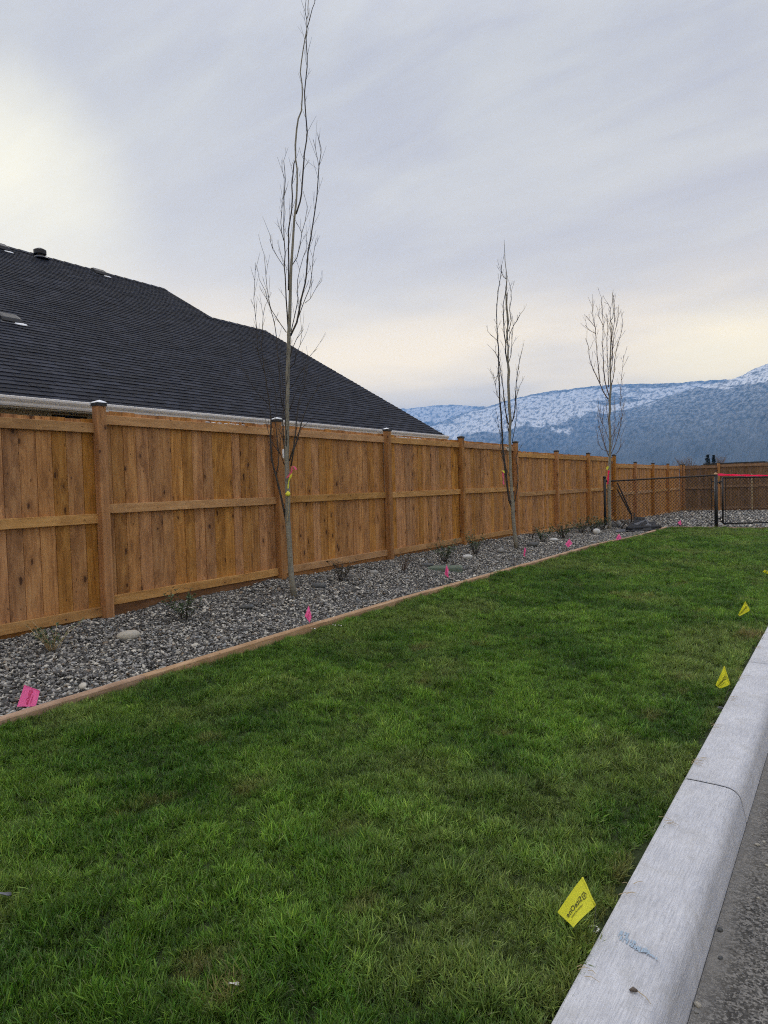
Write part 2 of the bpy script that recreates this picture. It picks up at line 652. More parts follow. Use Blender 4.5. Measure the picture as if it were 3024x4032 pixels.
def grass_mat():
    m, t, b = new_mat('grass_blades')
    a = inst_attr(t)
    geo = t.node('ShaderNodeNewGeometry')
    isl = geo.outputs['Random Per Island']
    hv = t.node('ShaderNodeHueSaturation')
    t.put(hv.inputs['Color'], a.outputs['Color'])
    t.put(hv.inputs['Value'], t.mapr(isl, 0, 1, 0.62, 1.5))
    r2 = t.math('FRACT', t.math('MULTIPLY', isl, 13.7))
    t.put(hv.inputs['Hue'], t.mapr(r2, 0, 1, 0.476, 0.518))
    straw = t.math('GREATER_THAN', t.math('FRACT', t.math('MULTIPLY', isl, 57.3)), 0.93)
    c = t.mix(t.math('MULTIPLY', straw, 0.75), hv.outputs[0], (0.33, 0.36, 0.18))
    t.link(c, b.inputs['Base Color'])
    b.inputs['Roughness'].default_value = 0.5
    b.inputs['Specular IOR Level'].default_value = 0.35
    tr = t.node('ShaderNodeBsdfTranslucent')
    t.link(c, tr.inputs['Color'])
    mx = t.node('ShaderNodeMixShader')
    mx.inputs[0].default_value = 0.3
    t.link(b.outputs[0], mx.inputs[1])
    t.link(tr.outputs[0], mx.inputs[2])
    out = [n for n in t.n if n.type == 'OUTPUT_MATERIAL'][0]
    t.link(mx.outputs[0], out.inputs[0])
    return m


def stone_inst_mat():
    m, t, b = new_mat('river_gravel_stone')
    a = inst_attr(t)
    tc = t.node('ShaderNodeTexCoord')
    n = t.noise(tc.outputs['Object'], 60, 4, 0.7)
    c = t.mix(t.mapr(n, 0.35, 0.7, 0, 0.28), a.outputs['Color'], (0.34, 0.33, 0.31))
    c = t.mix(t.mapr(n, 0.25, 0.45, 0.35, 0), c, (0.03, 0.03, 0.032))
    t.link(c, b.inputs['Base Color'])
    b.inputs['Roughness'].default_value = 0.62
    t.link(t.bump(n, 0.4, 0.002), b.inputs['Normal'])
    return m


def rock_mat(name, lo, hi):
    m, t, b = new_mat(name)
    v, _ = objvec(t)
    n = t.noise(t.scale(v, (1, 1, 2.2)), 18, 6, 0.65, 0.8)
    n2 = t.noise(v, 120, 4, 0.7)
    c = t.ramp(t.math('ADD', t.math('MULTIPLY', n, 0.65), t.math('MULTIPLY', n2, 0.35)), [(0.32, lo), (0.66, hi)])
    t.link(c, b.inputs['Base Color'])
    b.inputs['Roughness'].default_value = 0.8
    t.link(t.bump(t.math('ADD', n, n2), 0.6, 0.006), b.inputs['Normal'])
    return m


def bark_mat(name, lo, hi, scar):
    m, t, b = new_mat(name)
    v, _ = objvec(t, False)
    n = t.noise(t.scale(v, (1, 1, 0.5)), 26, 5, 0.65, 0.4)
    rg = t.noise(t.scale(v, (1, 1, 7)), 12, 3, 0.6, 0.3)
    c = t.mix(t.mapr(n, 0.3, 0.7), lo, hi)
    c = t.mix(t.mapr(rg, 0.60, 0.70, 0, 0.6), c, scar)
    t.link(c, b.inputs['Base Color'])
    b.inputs['Roughness'].default_value = 0.75
    t.link(t.bump(t.math('ADD', n, rg), 0.6, 0.005), b.inputs['Normal'])
    return m


def film_mat(name, col):
    """thin marking-flag plastic: reflects and lets light through"""
    m, t, b = new_mat(name)
    b.inputs['Base Color'].default_value = (*col, 1)
    b.inputs['Roughness'].default_value = 0.45
    tr = t.node('ShaderNodeBsdfTranslucent')
    tr.inputs['Color'].default_value = (*col, 1)
    mx = t.node('ShaderNodeMixShader')
    mx.inputs[0].default_value = 0.55
    t.link(b.outputs[0], mx.inputs[1])
    t.link(tr.outputs[0], mx.inputs[2])
    out = [n for n in t.n if n.type == 'OUTPUT_MATERIAL'][0]
    t.link(mx.outputs[0], out.inputs[0])
    return m


def leaf_mat(name, a, c2):
    m, t, b = new_mat(name)
    geo = t.node('ShaderNodeNewGeometry')
    t.link(t.mix(geo.outputs['Random Per Island'], a, c2), b.inputs['Base Color'])
    b.inputs['Roughness'].default_value = 0.5
    return m


def mountain_mat(name, snow_lo, snow_hi, snow_amt, tree_scale, seed):
    m, t, b = new_mat(name)
    tc = t.node('ShaderNodeTexCoord')
    pat = t.node('ShaderNodeAttribute', attribute_name='slope_uv').outputs['Vector']
    v = t.vmath('ADD', pat, (seed * 311.0, seed * 97.0, 0.0))
    forest = t.noise(v, 1.0 / tree_scale, 3, 0.65)
    stand = t.noise(t.scale(v, (0.8, 1.25, 1)), 1.0 / (tree_scale * 15), 5, 0.6, 0.8)
    streak = t.noise(t.scale(v, (0.75, 1.5, 1)), 1.0 / (tree_scale * 6), 5, 0.7, 0.4)
    rel = t.node('ShaderNodeAttribute', attribute_name='rise').outputs['Fac']
    hgt = t.math('SUBTRACT', t.mapr(rel, snow_lo, snow_hi, -0.15, 0.10), t.mapr(rel, 0.93, 0.995, 0, 0.16))
    s = t.math('ADD', t.math('ADD', t.math('MULTIPLY', stand, 0.72), t.math('MULTIPLY', streak, 0.28)), hgt)
    snow = t.mapr(s, snow_amt, snow_amt + 0.05, 0, 1, True)
    # trees standing in the snow break it into speckle
    spk = t.mapr(forest, 0.46, 0.62, 1.0, 0.25, True)
    snow = t.math('MULTIPLY', t.math('MULTIPLY', snow, spk), 0.85)
    dust = t.math('MULTIPLY', t.mapr(rel, snow_lo * 0.5, snow_hi, 0.05, 0.40), t.mapr(forest, 0.4, 0.58, 1, 0))
    snow = t.math('MAXIMUM', snow, dust)
    band = t.noise(t.scale(v, (0.9, 1.1, 1)), 1.0 / (tree_scale * 5), 5, 0.68, 0.5)
    fc = t.mix(t.mapr(forest, 0.3, 0.7), (0.026, 0.042, 0.055), (0.085, 0.108, 0.128))
    fc = t.mix(t.mapr(band, 0.42, 0.66, 0, 0.45), fc, (0.125, 0.145, 0.165))
    fc = t.mix(t.mapr(band, 0.30, 0.46, 0.7, 0), fc, (0.014, 0.024, 0.032))
    c = t.mix(snow, fc, (0.78, 0.80, 0.84))
    t.link(c, b.inputs['Base Color'])
    b.inputs['Roughness'].default_value = 0.95
    b.inputs['Specular IOR Level'].default_value = 0.1
    t.link(t.bump(t.math('ADD', forest, t.math('MULTIPLY', streak, 1.5)), 0.8, tree_scale * 0.6), b.inputs['Normal'])
    return m


m_conc = concrete_mat()
m_asph = asphalt_mat()
m_soil = soil_mat('lawn_soil', (0.016, 0.026, 0.007), (0.040, 0.058, 0.016))
m_gsoil = soil_mat('gravel_fines', (0.018, 0.018, 0.018), (0.05, 0.049, 0.047))
m_ground = soil_mat('valley_ground', (0.06, 0.065, 0.04), (0.12, 0.11, 0.08), 0.05)
m_grass = grass_mat()
m_stone = stone_inst_mat()
m_bark = bark_mat('aspen_bark', (0.155, 0.145, 0.115), (0.30, 0.28, 0.23), (0.05, 0.045, 0.038))
m_branch = bark_mat('aspen_branch', (0.028, 0.024, 0.023), (0.075, 0.064, 0.056), (0.02, 0.018, 0.017))
m_twig3 = bark_mat('reddish_branch', (0.10, 0.068, 0.055), (0.19, 0.135, 0.11), (0.05, 0.035, 0.03))
m_pink = film_mat('pink_flag_film', (1.0, 0.24, 0.55))
m_tape = film_mat('pink_flagging_tape', (1.0, 0.06, 0.22))
m_ribpink = film_mat('pale_pink_ribbon', (0.95, 0.25, 0.42))
m_yel = film_mat('yellow_flag_film', (0.86, 0.86, 0.085))
m_inkp = plain('dark_pink_ink', (0.42, 0.008, 0.075), 0.6)
m_inky = plain('olive_black_ink', (0.055, 0.06, 0.015), 0.6)
m_leaf = leaf_mat('shrub_leaves', (0.045, 0.080, 0.032), (0.12, 0.17, 0.08))
m_leafb = leaf_mat('brown_shrub_leaves', (0.07, 0.06, 0.035), (0.13, 0.10, 0.06))
m_needle = leaf_mat('conifer_needles', (0.012, 0.020, 0.014), (0.03, 0.042, 0.03))
m_farwood = plain('far_bare_wood', (0.16, 0.12, 0.10), 0.8, 0.2)

# ------------------------------------------------------------------ setting: ground sheets
CL_A = np.array([-5.50, 18.75])
CL_D = np.array([2.53, 1.30]) / np.linalg.norm([2.53, 1.30])


def y_back(x):
    return CL_A[1] + (np.asarray(x) - CL_A[0]) * CL_D[1] / CL_D[0]


vn_b = VN(3)
gm = MB()
ang = np.linspace(0, 2 * math.pi, 65)
gm.grid([[(r * math.cos(a), r * math.sin(a), -0.45) for a in ang] for r in (0.0, 30, 120, 600, 1400, 9000)])
tag(gm.build('ground', m_ground), 'flat valley ground beyond the yard', kind='structure')


def lawn_z(x, y):
    bump = (vn_b.fbm(np.asarray(x) * 2.3 + 50, np.asarray(y) * 2.3 + 50, 3) - 0.5) * 0.05
    edge = np.clip((-0.66 - np.asarray(x)) / 0.25, 0, 1)
    return zg(x, y) - 0.035 + bump * edge


lm = MB()
xs = np.linspace(-4.01, -0.652, 40)
ts = np.linspace(0, 1, 150)
P = []
for x in xs:
    yb = float(y_back(x)) - 0.06
    row = []
    for q in ts:
        y = -2.0 + (yb + 2.0) * q
        row.append((x, y, float(lawn_z(x, y))))
    P.append(row)
lm.grid(P)
tag(lm.build('lawn', m_soil, None, True), 'mown lawn between gravel bed and concrete kerb', kind='structure')

vn_g = VN(5)


def gravel_z(x, y):
    return zg(x, y) - 0.012 + (vn_g.fbm(np.asarray(x) * 2.0 + 9, np.asarray(y) * 2.0 + 9, 3) - 0.5) * 0.06


tag(grid_mesh(np.linspace(-6.1, -4.085, 24), np.linspace(-2, 19.2, 140), gravel_z).build('gravel_bed', m_gsoil, None, True),
    'gravel planting bed along the fence', kind='structure')


def yard_z(x, y):
    return zg(x, y) - 0.03 + (vn_g.fbm(np.asarray(x) * 1.5, np.asarray(y) * 1.5, 2) - 0.5) * 0.04


ym = MB()
P = []
for x in np.linspace(-6.1, 6.0, 40):
    y0 = max(float(y_back(x)), 19.15)
    P.append([(x, y, float(yard_z(x, y))) for y in np.linspace(y0 + 0.02, 37.5, 40)])
ym.grid(P)
tag(ym.build('gravel_yard', m_gsoil, None, True), 'grey gravel yard behind the chain link fence', kind='structure')
rm = grid_mesh(np.linspace(-0.3895, 9.0, 30), np.linspace(-6, 24, 40), lambda x, y: -0.150 - 0.018 * (x + 0.39) + 0 * y)
tag(rm.build('road', m_asph, None, True), 'worn grey asphalt road beside the kerb', kind='structure')

# kerb: segments with a rounded shoulder, tooled joints between them
kerb = link('kerb', None)
tag(kerb, 'pale broom finished concrete kerb beside the lawn', kind='structure')
prof = [(-0.652, -0.35), (-0.652, -0.012), (-0.648, -0.004), (-0.640, 0.0), (-0.60, 0.001), (-0.52, 0.0), (-0.475, -0.002)]
for k in range(9):
    a = R(90 - 10.5 * k)
    prof.append((-0.472 + 0.062 * math.cos(a), -0.065 + 0.062 * math.sin(a)))
prof += [(-0.398, -0.11), (-0.391, -0.16), (-0.391, -0.35)]


def kerb_segment(y0, y1):
    m = MB()
    ys = [y0 + 0.005, y0 + 0.013, y0 + 0.3] + list(np.linspace(y0 + 0.5, y1 - 0.5, 6)) + [y1 - 0.3, y1 - 0.013, y1 - 0.005]
    P = []
    for i, y in enumerate(ys):
        ins = 0.008 if i in (0, len(ys) - 1) else 0.0
        P.append([(px + (ins if px < -0.6 else -ins), y, pz - (ins if pz > -0.3 else 0)) for px, pz in prof])
    m.grid([list(reversed(q)) for q in P])
    n = len(prof)
    m.f.append(tuple(range(n)))
    o = (len(ys) - 1) * n
    m.f.append(tuple(range(o + n - 1, o - 1, -1)))
    ob = m.build('kerb_segment', m_conc, kerb, True)
    return ob


m_filler = plain('black_joint_filler', (0.02, 0.022, 0.025), 0.9)
for k in range(-2, 9):
    kerb_segment(1.0 + 2.4 * k, 1.0 + 2.4 * (k + 1))
    jm = MB()
    yj = 1.0 + 2.4 * k
    jp = [(px + (0.002 if px < -0.6 else -0.002), pz - 0.0035) for px, pz in prof]
    jm.grid([[(a, y, b) for a, b in reversed(jp)] for y in (yj - 0.0055, yj + 0.0055)])
    jm.build('joint_filler', m_filler, kerb)

# blue crayon mark on the kerb top
cm = MB()
rr = random.Random(4)
pA, pB = [hit(q, (0, 0, 0.0), (0, 0, 1)) for q in Z7((612, 690), (880, 865))]
for i in range(26):
    s = i / 25
    c = pA + (pB - pA) * s
    wdt = 0.045 * (1 - 0.75 * s) * rr.uniform(0.5, 1.1) if s < 0.8 else 0.006
    for q in range(2 if s < 0.8 else 1):
        zc = 0.0022 + (2 * i + q) * 0.00004
        cx, cy = c[0] + rr.uniform(-.004, .004), c[1] + rr.uniform(-0.5, 0.6) * wdt
        l = wdt * rr.uniform(0.35, 0.7) + 0.004
        w2 = rr.uniform(0.0012, 0.0035)
        cm.add([(cx - w2, cy - l / 2, zc), (cx + w2, cy - l / 2 * .8, zc), (cx + w2 * .7, cy + l / 2, zc), (cx - w2, cy + l / 2 * .7, zc)], [(0, 1, 2, 3)])
m_blue = plain('blue_crayon', (0.29, 0.37, 0.46), 0.8, 0.2, 0, 0.25, 300)
cm.build('paint_mark', m_blue, kerb)['label'] = 'smudged blue crayon mark'

# ------------------------------------------------------------------ mountains


def mountain(name, label, sky_px, Rr, base_frac, mat, seed, nd=90, na=300, rough=0.05, low=None):
    vn = VN(seed)
    az, el = [], []
    for q in sky_px:
        d = ray(q)
        az.append(math.atan2(-d[0], d[1]))
        el.append(d[2] / math.hypot(d[0], d[1]))
    az, el = np.array(az), np.array(el)
    o = np.argsort(az)
    az, el = az[o], el[o]
    A = np.linspace(az[0], az[-1], na)
    E = np.interp(A, az, el)
    JIT = (vn.fbm(A * 220, A * 0 + 3.3, 3) - 0.5) * 0.0022 + (vn(A * 900, A * 0 + 1.1) - 0.5) * 0.0007
    ker = np.ones(9) / 9
    E = np.convolve(np.pad(E, 4, mode='edge'), ker, 'valid')
    P = []
    for a, e, jt in zip(A, E, JIT):
        Rl = Rr * (1 + 0.12 * (vn.fbm(np.array(a * 9.0), np.array(0.5), 2) - 0.5))
        row = []
        for i in range(nd):
            t = i / (nd - 20) if i < nd - 19 else 1 + (i - nd + 20) / 19
            if t <= 1:
                dd = Rl * (base_frac + (1 - base_frac) * t)
                h = e * Rl * t ** 1.25 + jt * Rl * t ** 10
                gx = a * Rr / 95.0 + 60 + 0.9 * t
                nz = (0.65 * vn.fbm(np.array(gx), np.array(t * 2.2 + 5), 5) + 0.35 * vn.fbm(np.array(gx * 0.3), np.array(t * 5 + 9), 4) - 0.5) * e * Rl * rough * 8 * t * (1 - t)
                h = max(h + float(nz), -20)
                h = min(h, e * dd * 0.992) if t < 0.985 else h
            else:
                dd = Rl * (1 + 0.35 * (t - 1))
                h = (e + jt) * Rl * (1 - 0.7 * (t - 1))
            row.append((-math.sin(a) * dd, math.cos(a) * dd, h + CAMZ if t > 0 else -40))
        P.append(row)
    m = MB()
    m.grid(P)
    ob = m.build(name, mat, None, True)
    at = ob.data.attributes.new('rise', 'FLOAT', 'POINT')
    rise = [(i / (nd - 20) if i < nd - 19 else 1.0) * (1.0 if low is None else min(1.0, max(low, e / 0.15))) for e in E for i in range(nd)]
    at.data.foreach_set('value', rise)
    at = ob.data.attributes.new('slope_uv', 'FLOAT_VECTOR', 'POINT')
    uv = []
    for a, e in zip(A, E):
        for i in range(nd):
            t = i / (nd - 20) if i < nd - 19 else 1 + (i - nd + 20) / 19
            uv += [a * Rr + 0.35 * e * Rr * t, e * Rr * t ** 1.25 * 1.05, 0.0]
    at.data.foreach_set('vector', uv)
    return tag(ob, label, kind='structure')


def zm(*a):
    return [(1500 + x / 1.0886, 1300 + y / 1.0886) for x, y in a]


S1, S2, S3 = 3900.0, 3000.0, 2100.0
mountain('mountain_ridge', 'far low blue ridge with snow behind the house roof',
         zm((-1500, 372), (-700, 352), (-300, 342), (40, 333), (100, 338), (230, 322), (320, 318), (420, 328), (520, 330), (800, 350), (1200, 400)),
         S1, 0.6, mountain_mat('far_ridge_forest', 0.2, 0.8, 0.47, 20.0, 1), 11)
mountain('snowy_mountain', 'broad forested mountain with snow patches below its crest',
         zm((-900, 520), (0, 430), (150, 425), (250, 395), (350, 355), (490, 318), (600, 285), (700, 265), (930, 238), (1050, 230), (1230, 229), (1400, 215), (1520, 210), (1700, 225), (2000, 235), (2600, 260)),
         S2, 0.42, mountain_mat('snow_patched_forest', 0.30, 0.72, 0.512, 15.0, 2), 12)
mountain('dark_mountain', 'nearer dark blue forested mountain rising to the right',
         zm((700, 575), (850, 470), (1040, 345), (1200, 290), (1350, 246), (1480, 217), (1520, 207), (1600, 166), (1659, 140), (1800, 112), (2100, 120), (2500, 150), (3000, 180)),
         S3, 0.36, mountain_mat('dark_forest', 0.3, 0.85, 0.548, 10.0, 3), 13, low=0.3)

# the air: one closed box of even haze
hz_m = bpy.data.materials.new('valley_haze')
hz_m.use_nodes = True
hz = NT(hz_m.node_tree)
hz.n.clear()
ho = hz.node('ShaderNodeOutputMaterial')
pv = hz.node('ShaderNodeVolumePrincipled')
pv.inputs['Color'].default_value = (0.13, 0.40, 0.97, 1)
pv.inputs['Density'].default_value = 3.0e-4
pv.inputs['Anisotropy'].default_value = 0.2
hz.link(pv.outputs[0], ho.inputs['Volume'])
top = max(max(v.co.z for v in o.data.vertices) for o in COL.objects if 'mountain' in o.name)
print('mountain top', top)
hb = MB().box((-5400, -1500, -46), (3000, 5400, top + 20))
tag(hb.build('haze', hz_m), 'thin blue valley haze', kind='stuff')

# ------------------------------------------------------------------ wooden fences
FX = -5.777


def fence(name, label, loc, rz, posts, rail_z, seed=1, mb=None, mr=None, mp=None):
    """posts: distances along local +Y; rail_z: level of each bay (0 = level A); the fence faces local +X"""
    mb, mr, mp = mb or m_board, mr or m_rail, mp or m_post
    r = random.Random(seed)
    root = thing(name, label, 'wooden fence', loc, rz)
    bay_len = [b - a for a, b in zip(posts, posts[1:])]
    pm = MB().bev_box((-0.0445, -0.0445, -0.35), (0.0445, 0.0445, 2.215), 0.005).mesh('post', mp)
    cm_ = MB()
    cm_.box((-0.051, -0.051, 0.0), (0.051, 0.051, 0.028))
    cm_.add([(-0.053, -0.053, 0.0275), (0.053, -0.053, 0.0275), (0.053, 0.053, 0.0275), (-0.053, 0.053, 0.0275), (0, 0, 0.048)], [(0, 1, 4), (1, 2, 4), (2, 3, 4), (3, 0, 4)])
    cme = cm_.mesh('post_cap', m_capm)
    bm0 = MB().bev_box((-0.008, -0.07, 0.0), (0.008, 0.07, 1.76), 0.0022).mesh('board', mb)
    rmesh = {}
    for i, y in enumerate(posts):
        lv = max(rail_z[min(i, len(rail_z) - 1)], rail_z[max(i - 1, 0)])
        p = link('post', pm, root, (r.uniform(-.003, .003), y, lv + r.uniform(-.004, .004)))
        p.rotation_euler = (r.uniform(-.004, .004), r.uniform(-.004, .004), r.choice((0, 1, 2, 3)) * math.pi / 2)
        link('post_cap', cme, p, (0, 0, 2.215))
    for i, L in enumerate(bay_len):
        y0, lv = posts[i], rail_z[i]
        a, b = y0 + 0.046, y0 + L - 0.046
        # boards
        n = max(2, round((b - a + 0.06) / 0.1365))
        ws = [r.uniform(0.90, 1.10) for _ in range(n)]
        if i == 0 and L > 2:
            ws = [q * 1.15 for q in ws]
        tot = sum(ws)
        y = a - 0.03
        for q in ws:
            w = (b - a + 0.06) * q / tot
            o = link('board', bm0, root, (-0.064 + r.uniform(-.0035, .0035), y + w / 2, lv + 0.42 + r.uniform(-.007, .006)))
            o.scale = (1, (w - r.uniform(0.0012, 0.0042)) / 0.14, 1)
            o.rotation_euler = (r.uniform(-.0012, .0012), 0, r.uniform(-.02, .02))
            y += w
        # rails: top, middle, bottom, and the kick board under them
        key = round(L, 2)
        if key not in rmesh:
            rmesh[key] = MB().bev_box((-0.019, 0.0, -0.0445), (0.019, L - 0.09, 0.0445), 0.003, 1).mesh('rail', mr)
        for zc in (2.098, 1.263, 0.392):
            o = link('rail', rmesh[key], root, (-0.036 + r.uniform(-.002, .002), a - 0.002, lv + zc + r.uniform(-.005, .005)))
            o.rotation_euler = (r.uniform(-.0016, .0016), 0, 0)
        MB().bev_box((-0.010, 0.0, -0.14), (0.010, L - 0.096, 0.048), 0.002, 1).build('kick_board', m_kick, root, False, (-0.045, a, lv + 0.298))
    return root


ys_f = [3.875 + 2.4 * k for k in range(-2, 12)]
lv_f = [-0.17, -0.085, 0, 0, 0, 0, -0.125, -0.125, -0.125, -0.305, -0.305, -0.305, -0.305]
fence('wooden_fence', 'long cedar brown board fence running beside the gravel bed', (FX, 0, 0), 0, ys_f, lv_f, seed=2)
bd = np.array([3.1, 1.5])
bd = bd / np.linalg.norm(bd)
fence('wooden_fence', 'weathered brown board fence closing off the far end of the gravel yard', (FX, 30.28, 0), math.atan2(-bd[0], bd[1]),
      [0.10, 1.45, 3.85, 6.25, 8.65], [-0.30, -0.27, -0.27, -0.27], seed=9,
      mb=wood('weathered_board_wood', 2, (0.075, 0.042, 0.020), (0.165, 0.092, 0.042), (0.27, 0.155, 0.075)),
      mr=wood('weathered_rail_wood', 1, (0.12, 0.068, 0.032), (0.23, 0.132, 0.064), (0.34, 0.205, 0.105), 0.09, 0.1))

# ------------------------------------------------------------------ house
EX, EZ, PM = -8.777, 2.655, 0.583
YE = 15.93
YL = -5.0
CS = 1 / math.sqrt(1 + PM * PM)


def roof_pt(r, y, n=0.0):
    """r horizontal run from the eave, n height off the slope along its normal"""
    return np.array([EX - r + n * PM * CS, y, EZ + PM * r + n * CS])


house = thing('house', 'bungalow with charcoal shingle roof and white gutter behind the long fence', 'house', (0, 0, 0))
RU, RL, YU = 8.25, 6.2, 13.8      # run to upper ridge, to lower ridge, end of the upper ridge
wx, wz = EX - 0.5, EZ - 0.09
wm = MB()
wm.box((EX - 16.0, YL, -0.45), (wx, 13.2, wz))
wm.box((EX - 11.9, 13.2, -0.45), (wx - 0.002, YE - 0.45, wz - 0.002))
for (y0, rr_) in ((13.19, RU), (YE - 0.46, RL)):
    wm.add([(wx, y0, wz - 0.01), (EX - 2 * rr_ + 0.5, y0, wz - 0.01), (EX - rr_, y0, EZ + PM * rr_ - 0.15), (wx, y0 - 0.1, wz - 0.01), (EX - 2 * rr_ + 0.5, y0 - 0.1, wz - 0.01), (EX - rr_, y0 - 0.1, EZ + PM * rr_ - 0.15)],
           [(0, 1, 2), (3, 5, 4), (0, 2, 5, 3), (1, 4, 5, 2)])
wall = wm.build('wall', m_siding, house)
# lap siding strips, seen just over the fence
for k in range(4):
    MB().box((wx + 0.001, YL, wz - 0.16 * (k + 1)), (wx + 0.014 - 0.002 * (k % 2), YE - 0.46, wz - 0.16 * k - 0.006)).build('siding_strip', m_siding, wall)
wn = MB().box((wx + 0.01, 5.46, wz - 0.62), (wx + 0.03, 6.0, wz - 0.035)).build('window', m_dark, house)
fr = MB()
for lo, hi in (((wx + 0.008, 5.40, wz - 0.68), (wx + 0.04, 5.459, wz - 0.02)), ((wx + 0.008, 6.001, wz - 0.68), (wx + 0.04, 6.06, wz - 0.02)),
               ((wx + 0.008, 5.459, wz - 0.68), (wx + 0.04, 6.001, wz - 0.621)), ((wx + 0.008, 5.459, wz - 0.034), (wx + 0.04, 6.001, wz - 0.02))):
    fr.box(lo, hi)
fr.build('frame', m_siding, wn)
MB().box((wx - 0.1, YL, wz), (EX - 0.02, YE - 0.01, wz + 0.015)).build('soffit', m_trim, house)
MB().box((EX - 0.018, YL, EZ - 0.13), (EX + 0.006, YE, EZ - 0.012)).build('fascia', m_trim, house)
# gutter with ogee profile
gp = [(0.008, -0.118), (0.060, -0.118), (0.072, -0.100), (0.078, -0.075), (0.100, -0.050), (0.112, -0.030), (0.114, -0.004), (0.104, 0.0), (0.104, -0.010), (0.060, -0.040), (0.008, -0.050)]


def gutter_seg(y0, y1):
    g = MB()
    g.grid([[(EX + a, y, EZ + 0.005 + b) for a, b in gp] for y in np.linspace(y0, y1, 3)])
    n = len(gp)
    g.f.append(tuple(range(n)))
    g.f.append(tuple(range(3 * n - 1, 2 * n - 1, -1)))
    return g.build('gutter', m_gutter, house)


gutter_seg(YL, 7.80)
gutter_seg(7.84, YE + 0.01)
gj = MB()
gj.grid([[(EX + a * 1.02 + 0.002, y, EZ + 0.006 + b * 1.02) for a, b in gp] for y in (7.785, 7.855)])
gj.build('gutter_joint', m_gutter, house)
# roof body: slabs just under the shingles, both slopes
rf = MB()


def slab(quad, th=0.12):
    q = [np.array(p) for p in quad]
    d = np.array([0, 0, -th])
    rf.add(q + [p + d for p in q], [(0, 1, 2, 3), (7, 6, 5, 4), (0, 4, 5, 1), (1, 5, 6, 2), (2, 6, 7, 3), (3, 7, 4, 0)])


slab([roof_pt(0, YL), roof_pt(0, YU), roof_pt(RU, YU), roof_pt(RU, YL)])
slab([roof_pt(0, YU), roof_pt(0, YE), roof_pt(RL, YE), roof_pt(RL, YU)])
bk = lambda r, rt, y: np.array([EX - r, y, EZ + PM * (2 * rt - r)])
slab([bk(RU, RU, YL), bk(RU, RU, YU), bk(2 * RU, RU, YU), bk(2 * RU, RU, YL)])
slab([bk(RL, RL, YU - 0.6), bk(RL, RL, YE), bk(2 * RL, RL, YE), bk(2 * RL, RL, YU - 0.6)])
roof = rf.build('roof', m_shingle, house)
# rake boards
rk = MB()
for (y, r0, r1) in ((YE + 0.004, 0.0, RL), (YU + 0.004, RL, RU)):
    q = [roof_pt(r0, y, -0.13), roof_pt(r1, y, -0.13), roof_pt(r1, y, 0.004), roof_pt(r0, y, 0.004)]
    q2 = [p + np.array([0, 0.03, 0]) for p in q]
    rk.add(q + q2, [(0, 1, 2, 3), (7, 6, 5, 4), (0, 4, 5, 1), (1, 5, 6, 2), (2, 6, 7, 3), (3, 7, 4, 0)])
rk.build('rake_board', m_rakem, house)
# shingles
EXPO = 0.143
TH = 0.013
rs = random.Random(12)


def shingle_box(m, r0, y0, w, ln, th, tilt0=0.006):
    """one tab: lower edge proud by th, upper edge tucked in"""
    a = [roof_pt(r0, y0, tilt0), roof_pt(r0, y0 + w, tilt0), roof_pt(r0 + ln, y0 + w, 0.001), roof_pt(r0 + ln, y0, 0.001)]
    b = [roof_pt(r0, y0, tilt0 + th), roof_pt(r0, y0 + w, tilt0 + th), roof_pt(r0 + ln, y0 + w, 0.004), roof_pt(r0 + ln, y0, 0.004)]
    m.add(a + b, [(4, 5, 6, 7), (0, 1, 5, 4), (1, 2, 6, 5), (3, 0, 4, 7)])


tabs = []
nrow = int(RU / CS / EXPO) + 1
for k in range(nrow):
    r0 = k * EXPO * CS - 0.02
    yend = YU if r0 > RL - 0.02 else YE + 0.03
    rmax = RU if r0 > RL - 0.02 else None
    y = YL + rs.uniform(0, 0.2) if k else YL
    while y < yend:
        w = rs.choice((0.17, 0.21, 0.25, 0.29, 0.33))
        w2 = min(w, yend - y)
        tabs.append((r0, y, w2))
        y += w
big = []
for i, (r0, y, w) in enumerate(tabs):
    p = roof_pt(r0, y + w / 2)
    d = p - ORG
    dep = float(d @ FWD)
    px = PW / 2 + F_PX * float(d @ RGT) / dep
    big.append((-(w / dep ** 2) if px > 5 and dep > 0 else 1, i))
big.sort()
near = set(i for _, i in big[:296])
bulk = MB()
sm = {}
for i, (r0, y, w) in enumerate(tabs):
    lim = (RU if y + w / 2 < YU else RL) + 0.02
    ln = min(EXPO * CS * 1.25, lim - r0)
    if ln < 0.02:
        continue
    lift = rs.uniform(-0.0015, 0.003)
    if i in near:
        w_k = round(w, 2)
        key = (w_k, round(ln, 3))
        if key not in sm:
            m_ = MB()
            o_ = roof_pt(0, 0)
            shingle_box(m_, 0, 0, w_k - 0.007, key[1], TH)
            m_.v = [tuple(np.array(q) - o_) for q in m_.v]
            sm[key] = m_.mesh('shingle', m_shingle)
        link('shingle', sm[key], roof, roof_pt(r0, y, lift).tolist())
    else:
        shingle_box(bulk, r0, y, w - 0.007, ln, TH + rs.uniform(-.002, .003), 0.006 + lift)
tag(bulk.build('shingles', m_shingle, roof), kind='stuff')
# ridge caps
for (r0, ya, yb) in ((RU, YL, YU), (RL, YU - 0.3, YE + 0.03)):
    rc = MB()
    y = ya
    while y < yb:
        y2 = min(y + 0.30, yb)
        L_ = lambda yy, off: [(EX - r0 + 0.15, yy, EZ + PM * (r0 - 0.15) + 0.022 + off), (EX - r0, yy, EZ + PM * r0 + 0.03 + off), (EX - r0 - 0.15, yy, EZ + PM * (r0 - 0.15) + 0.022 + off)]
        rc.grid([L_(y, 0.012), L_(y2, 0.0)])
        y = y2
    tag(rc.build('ridge_cap', m_shingle, roof), kind='stuff')


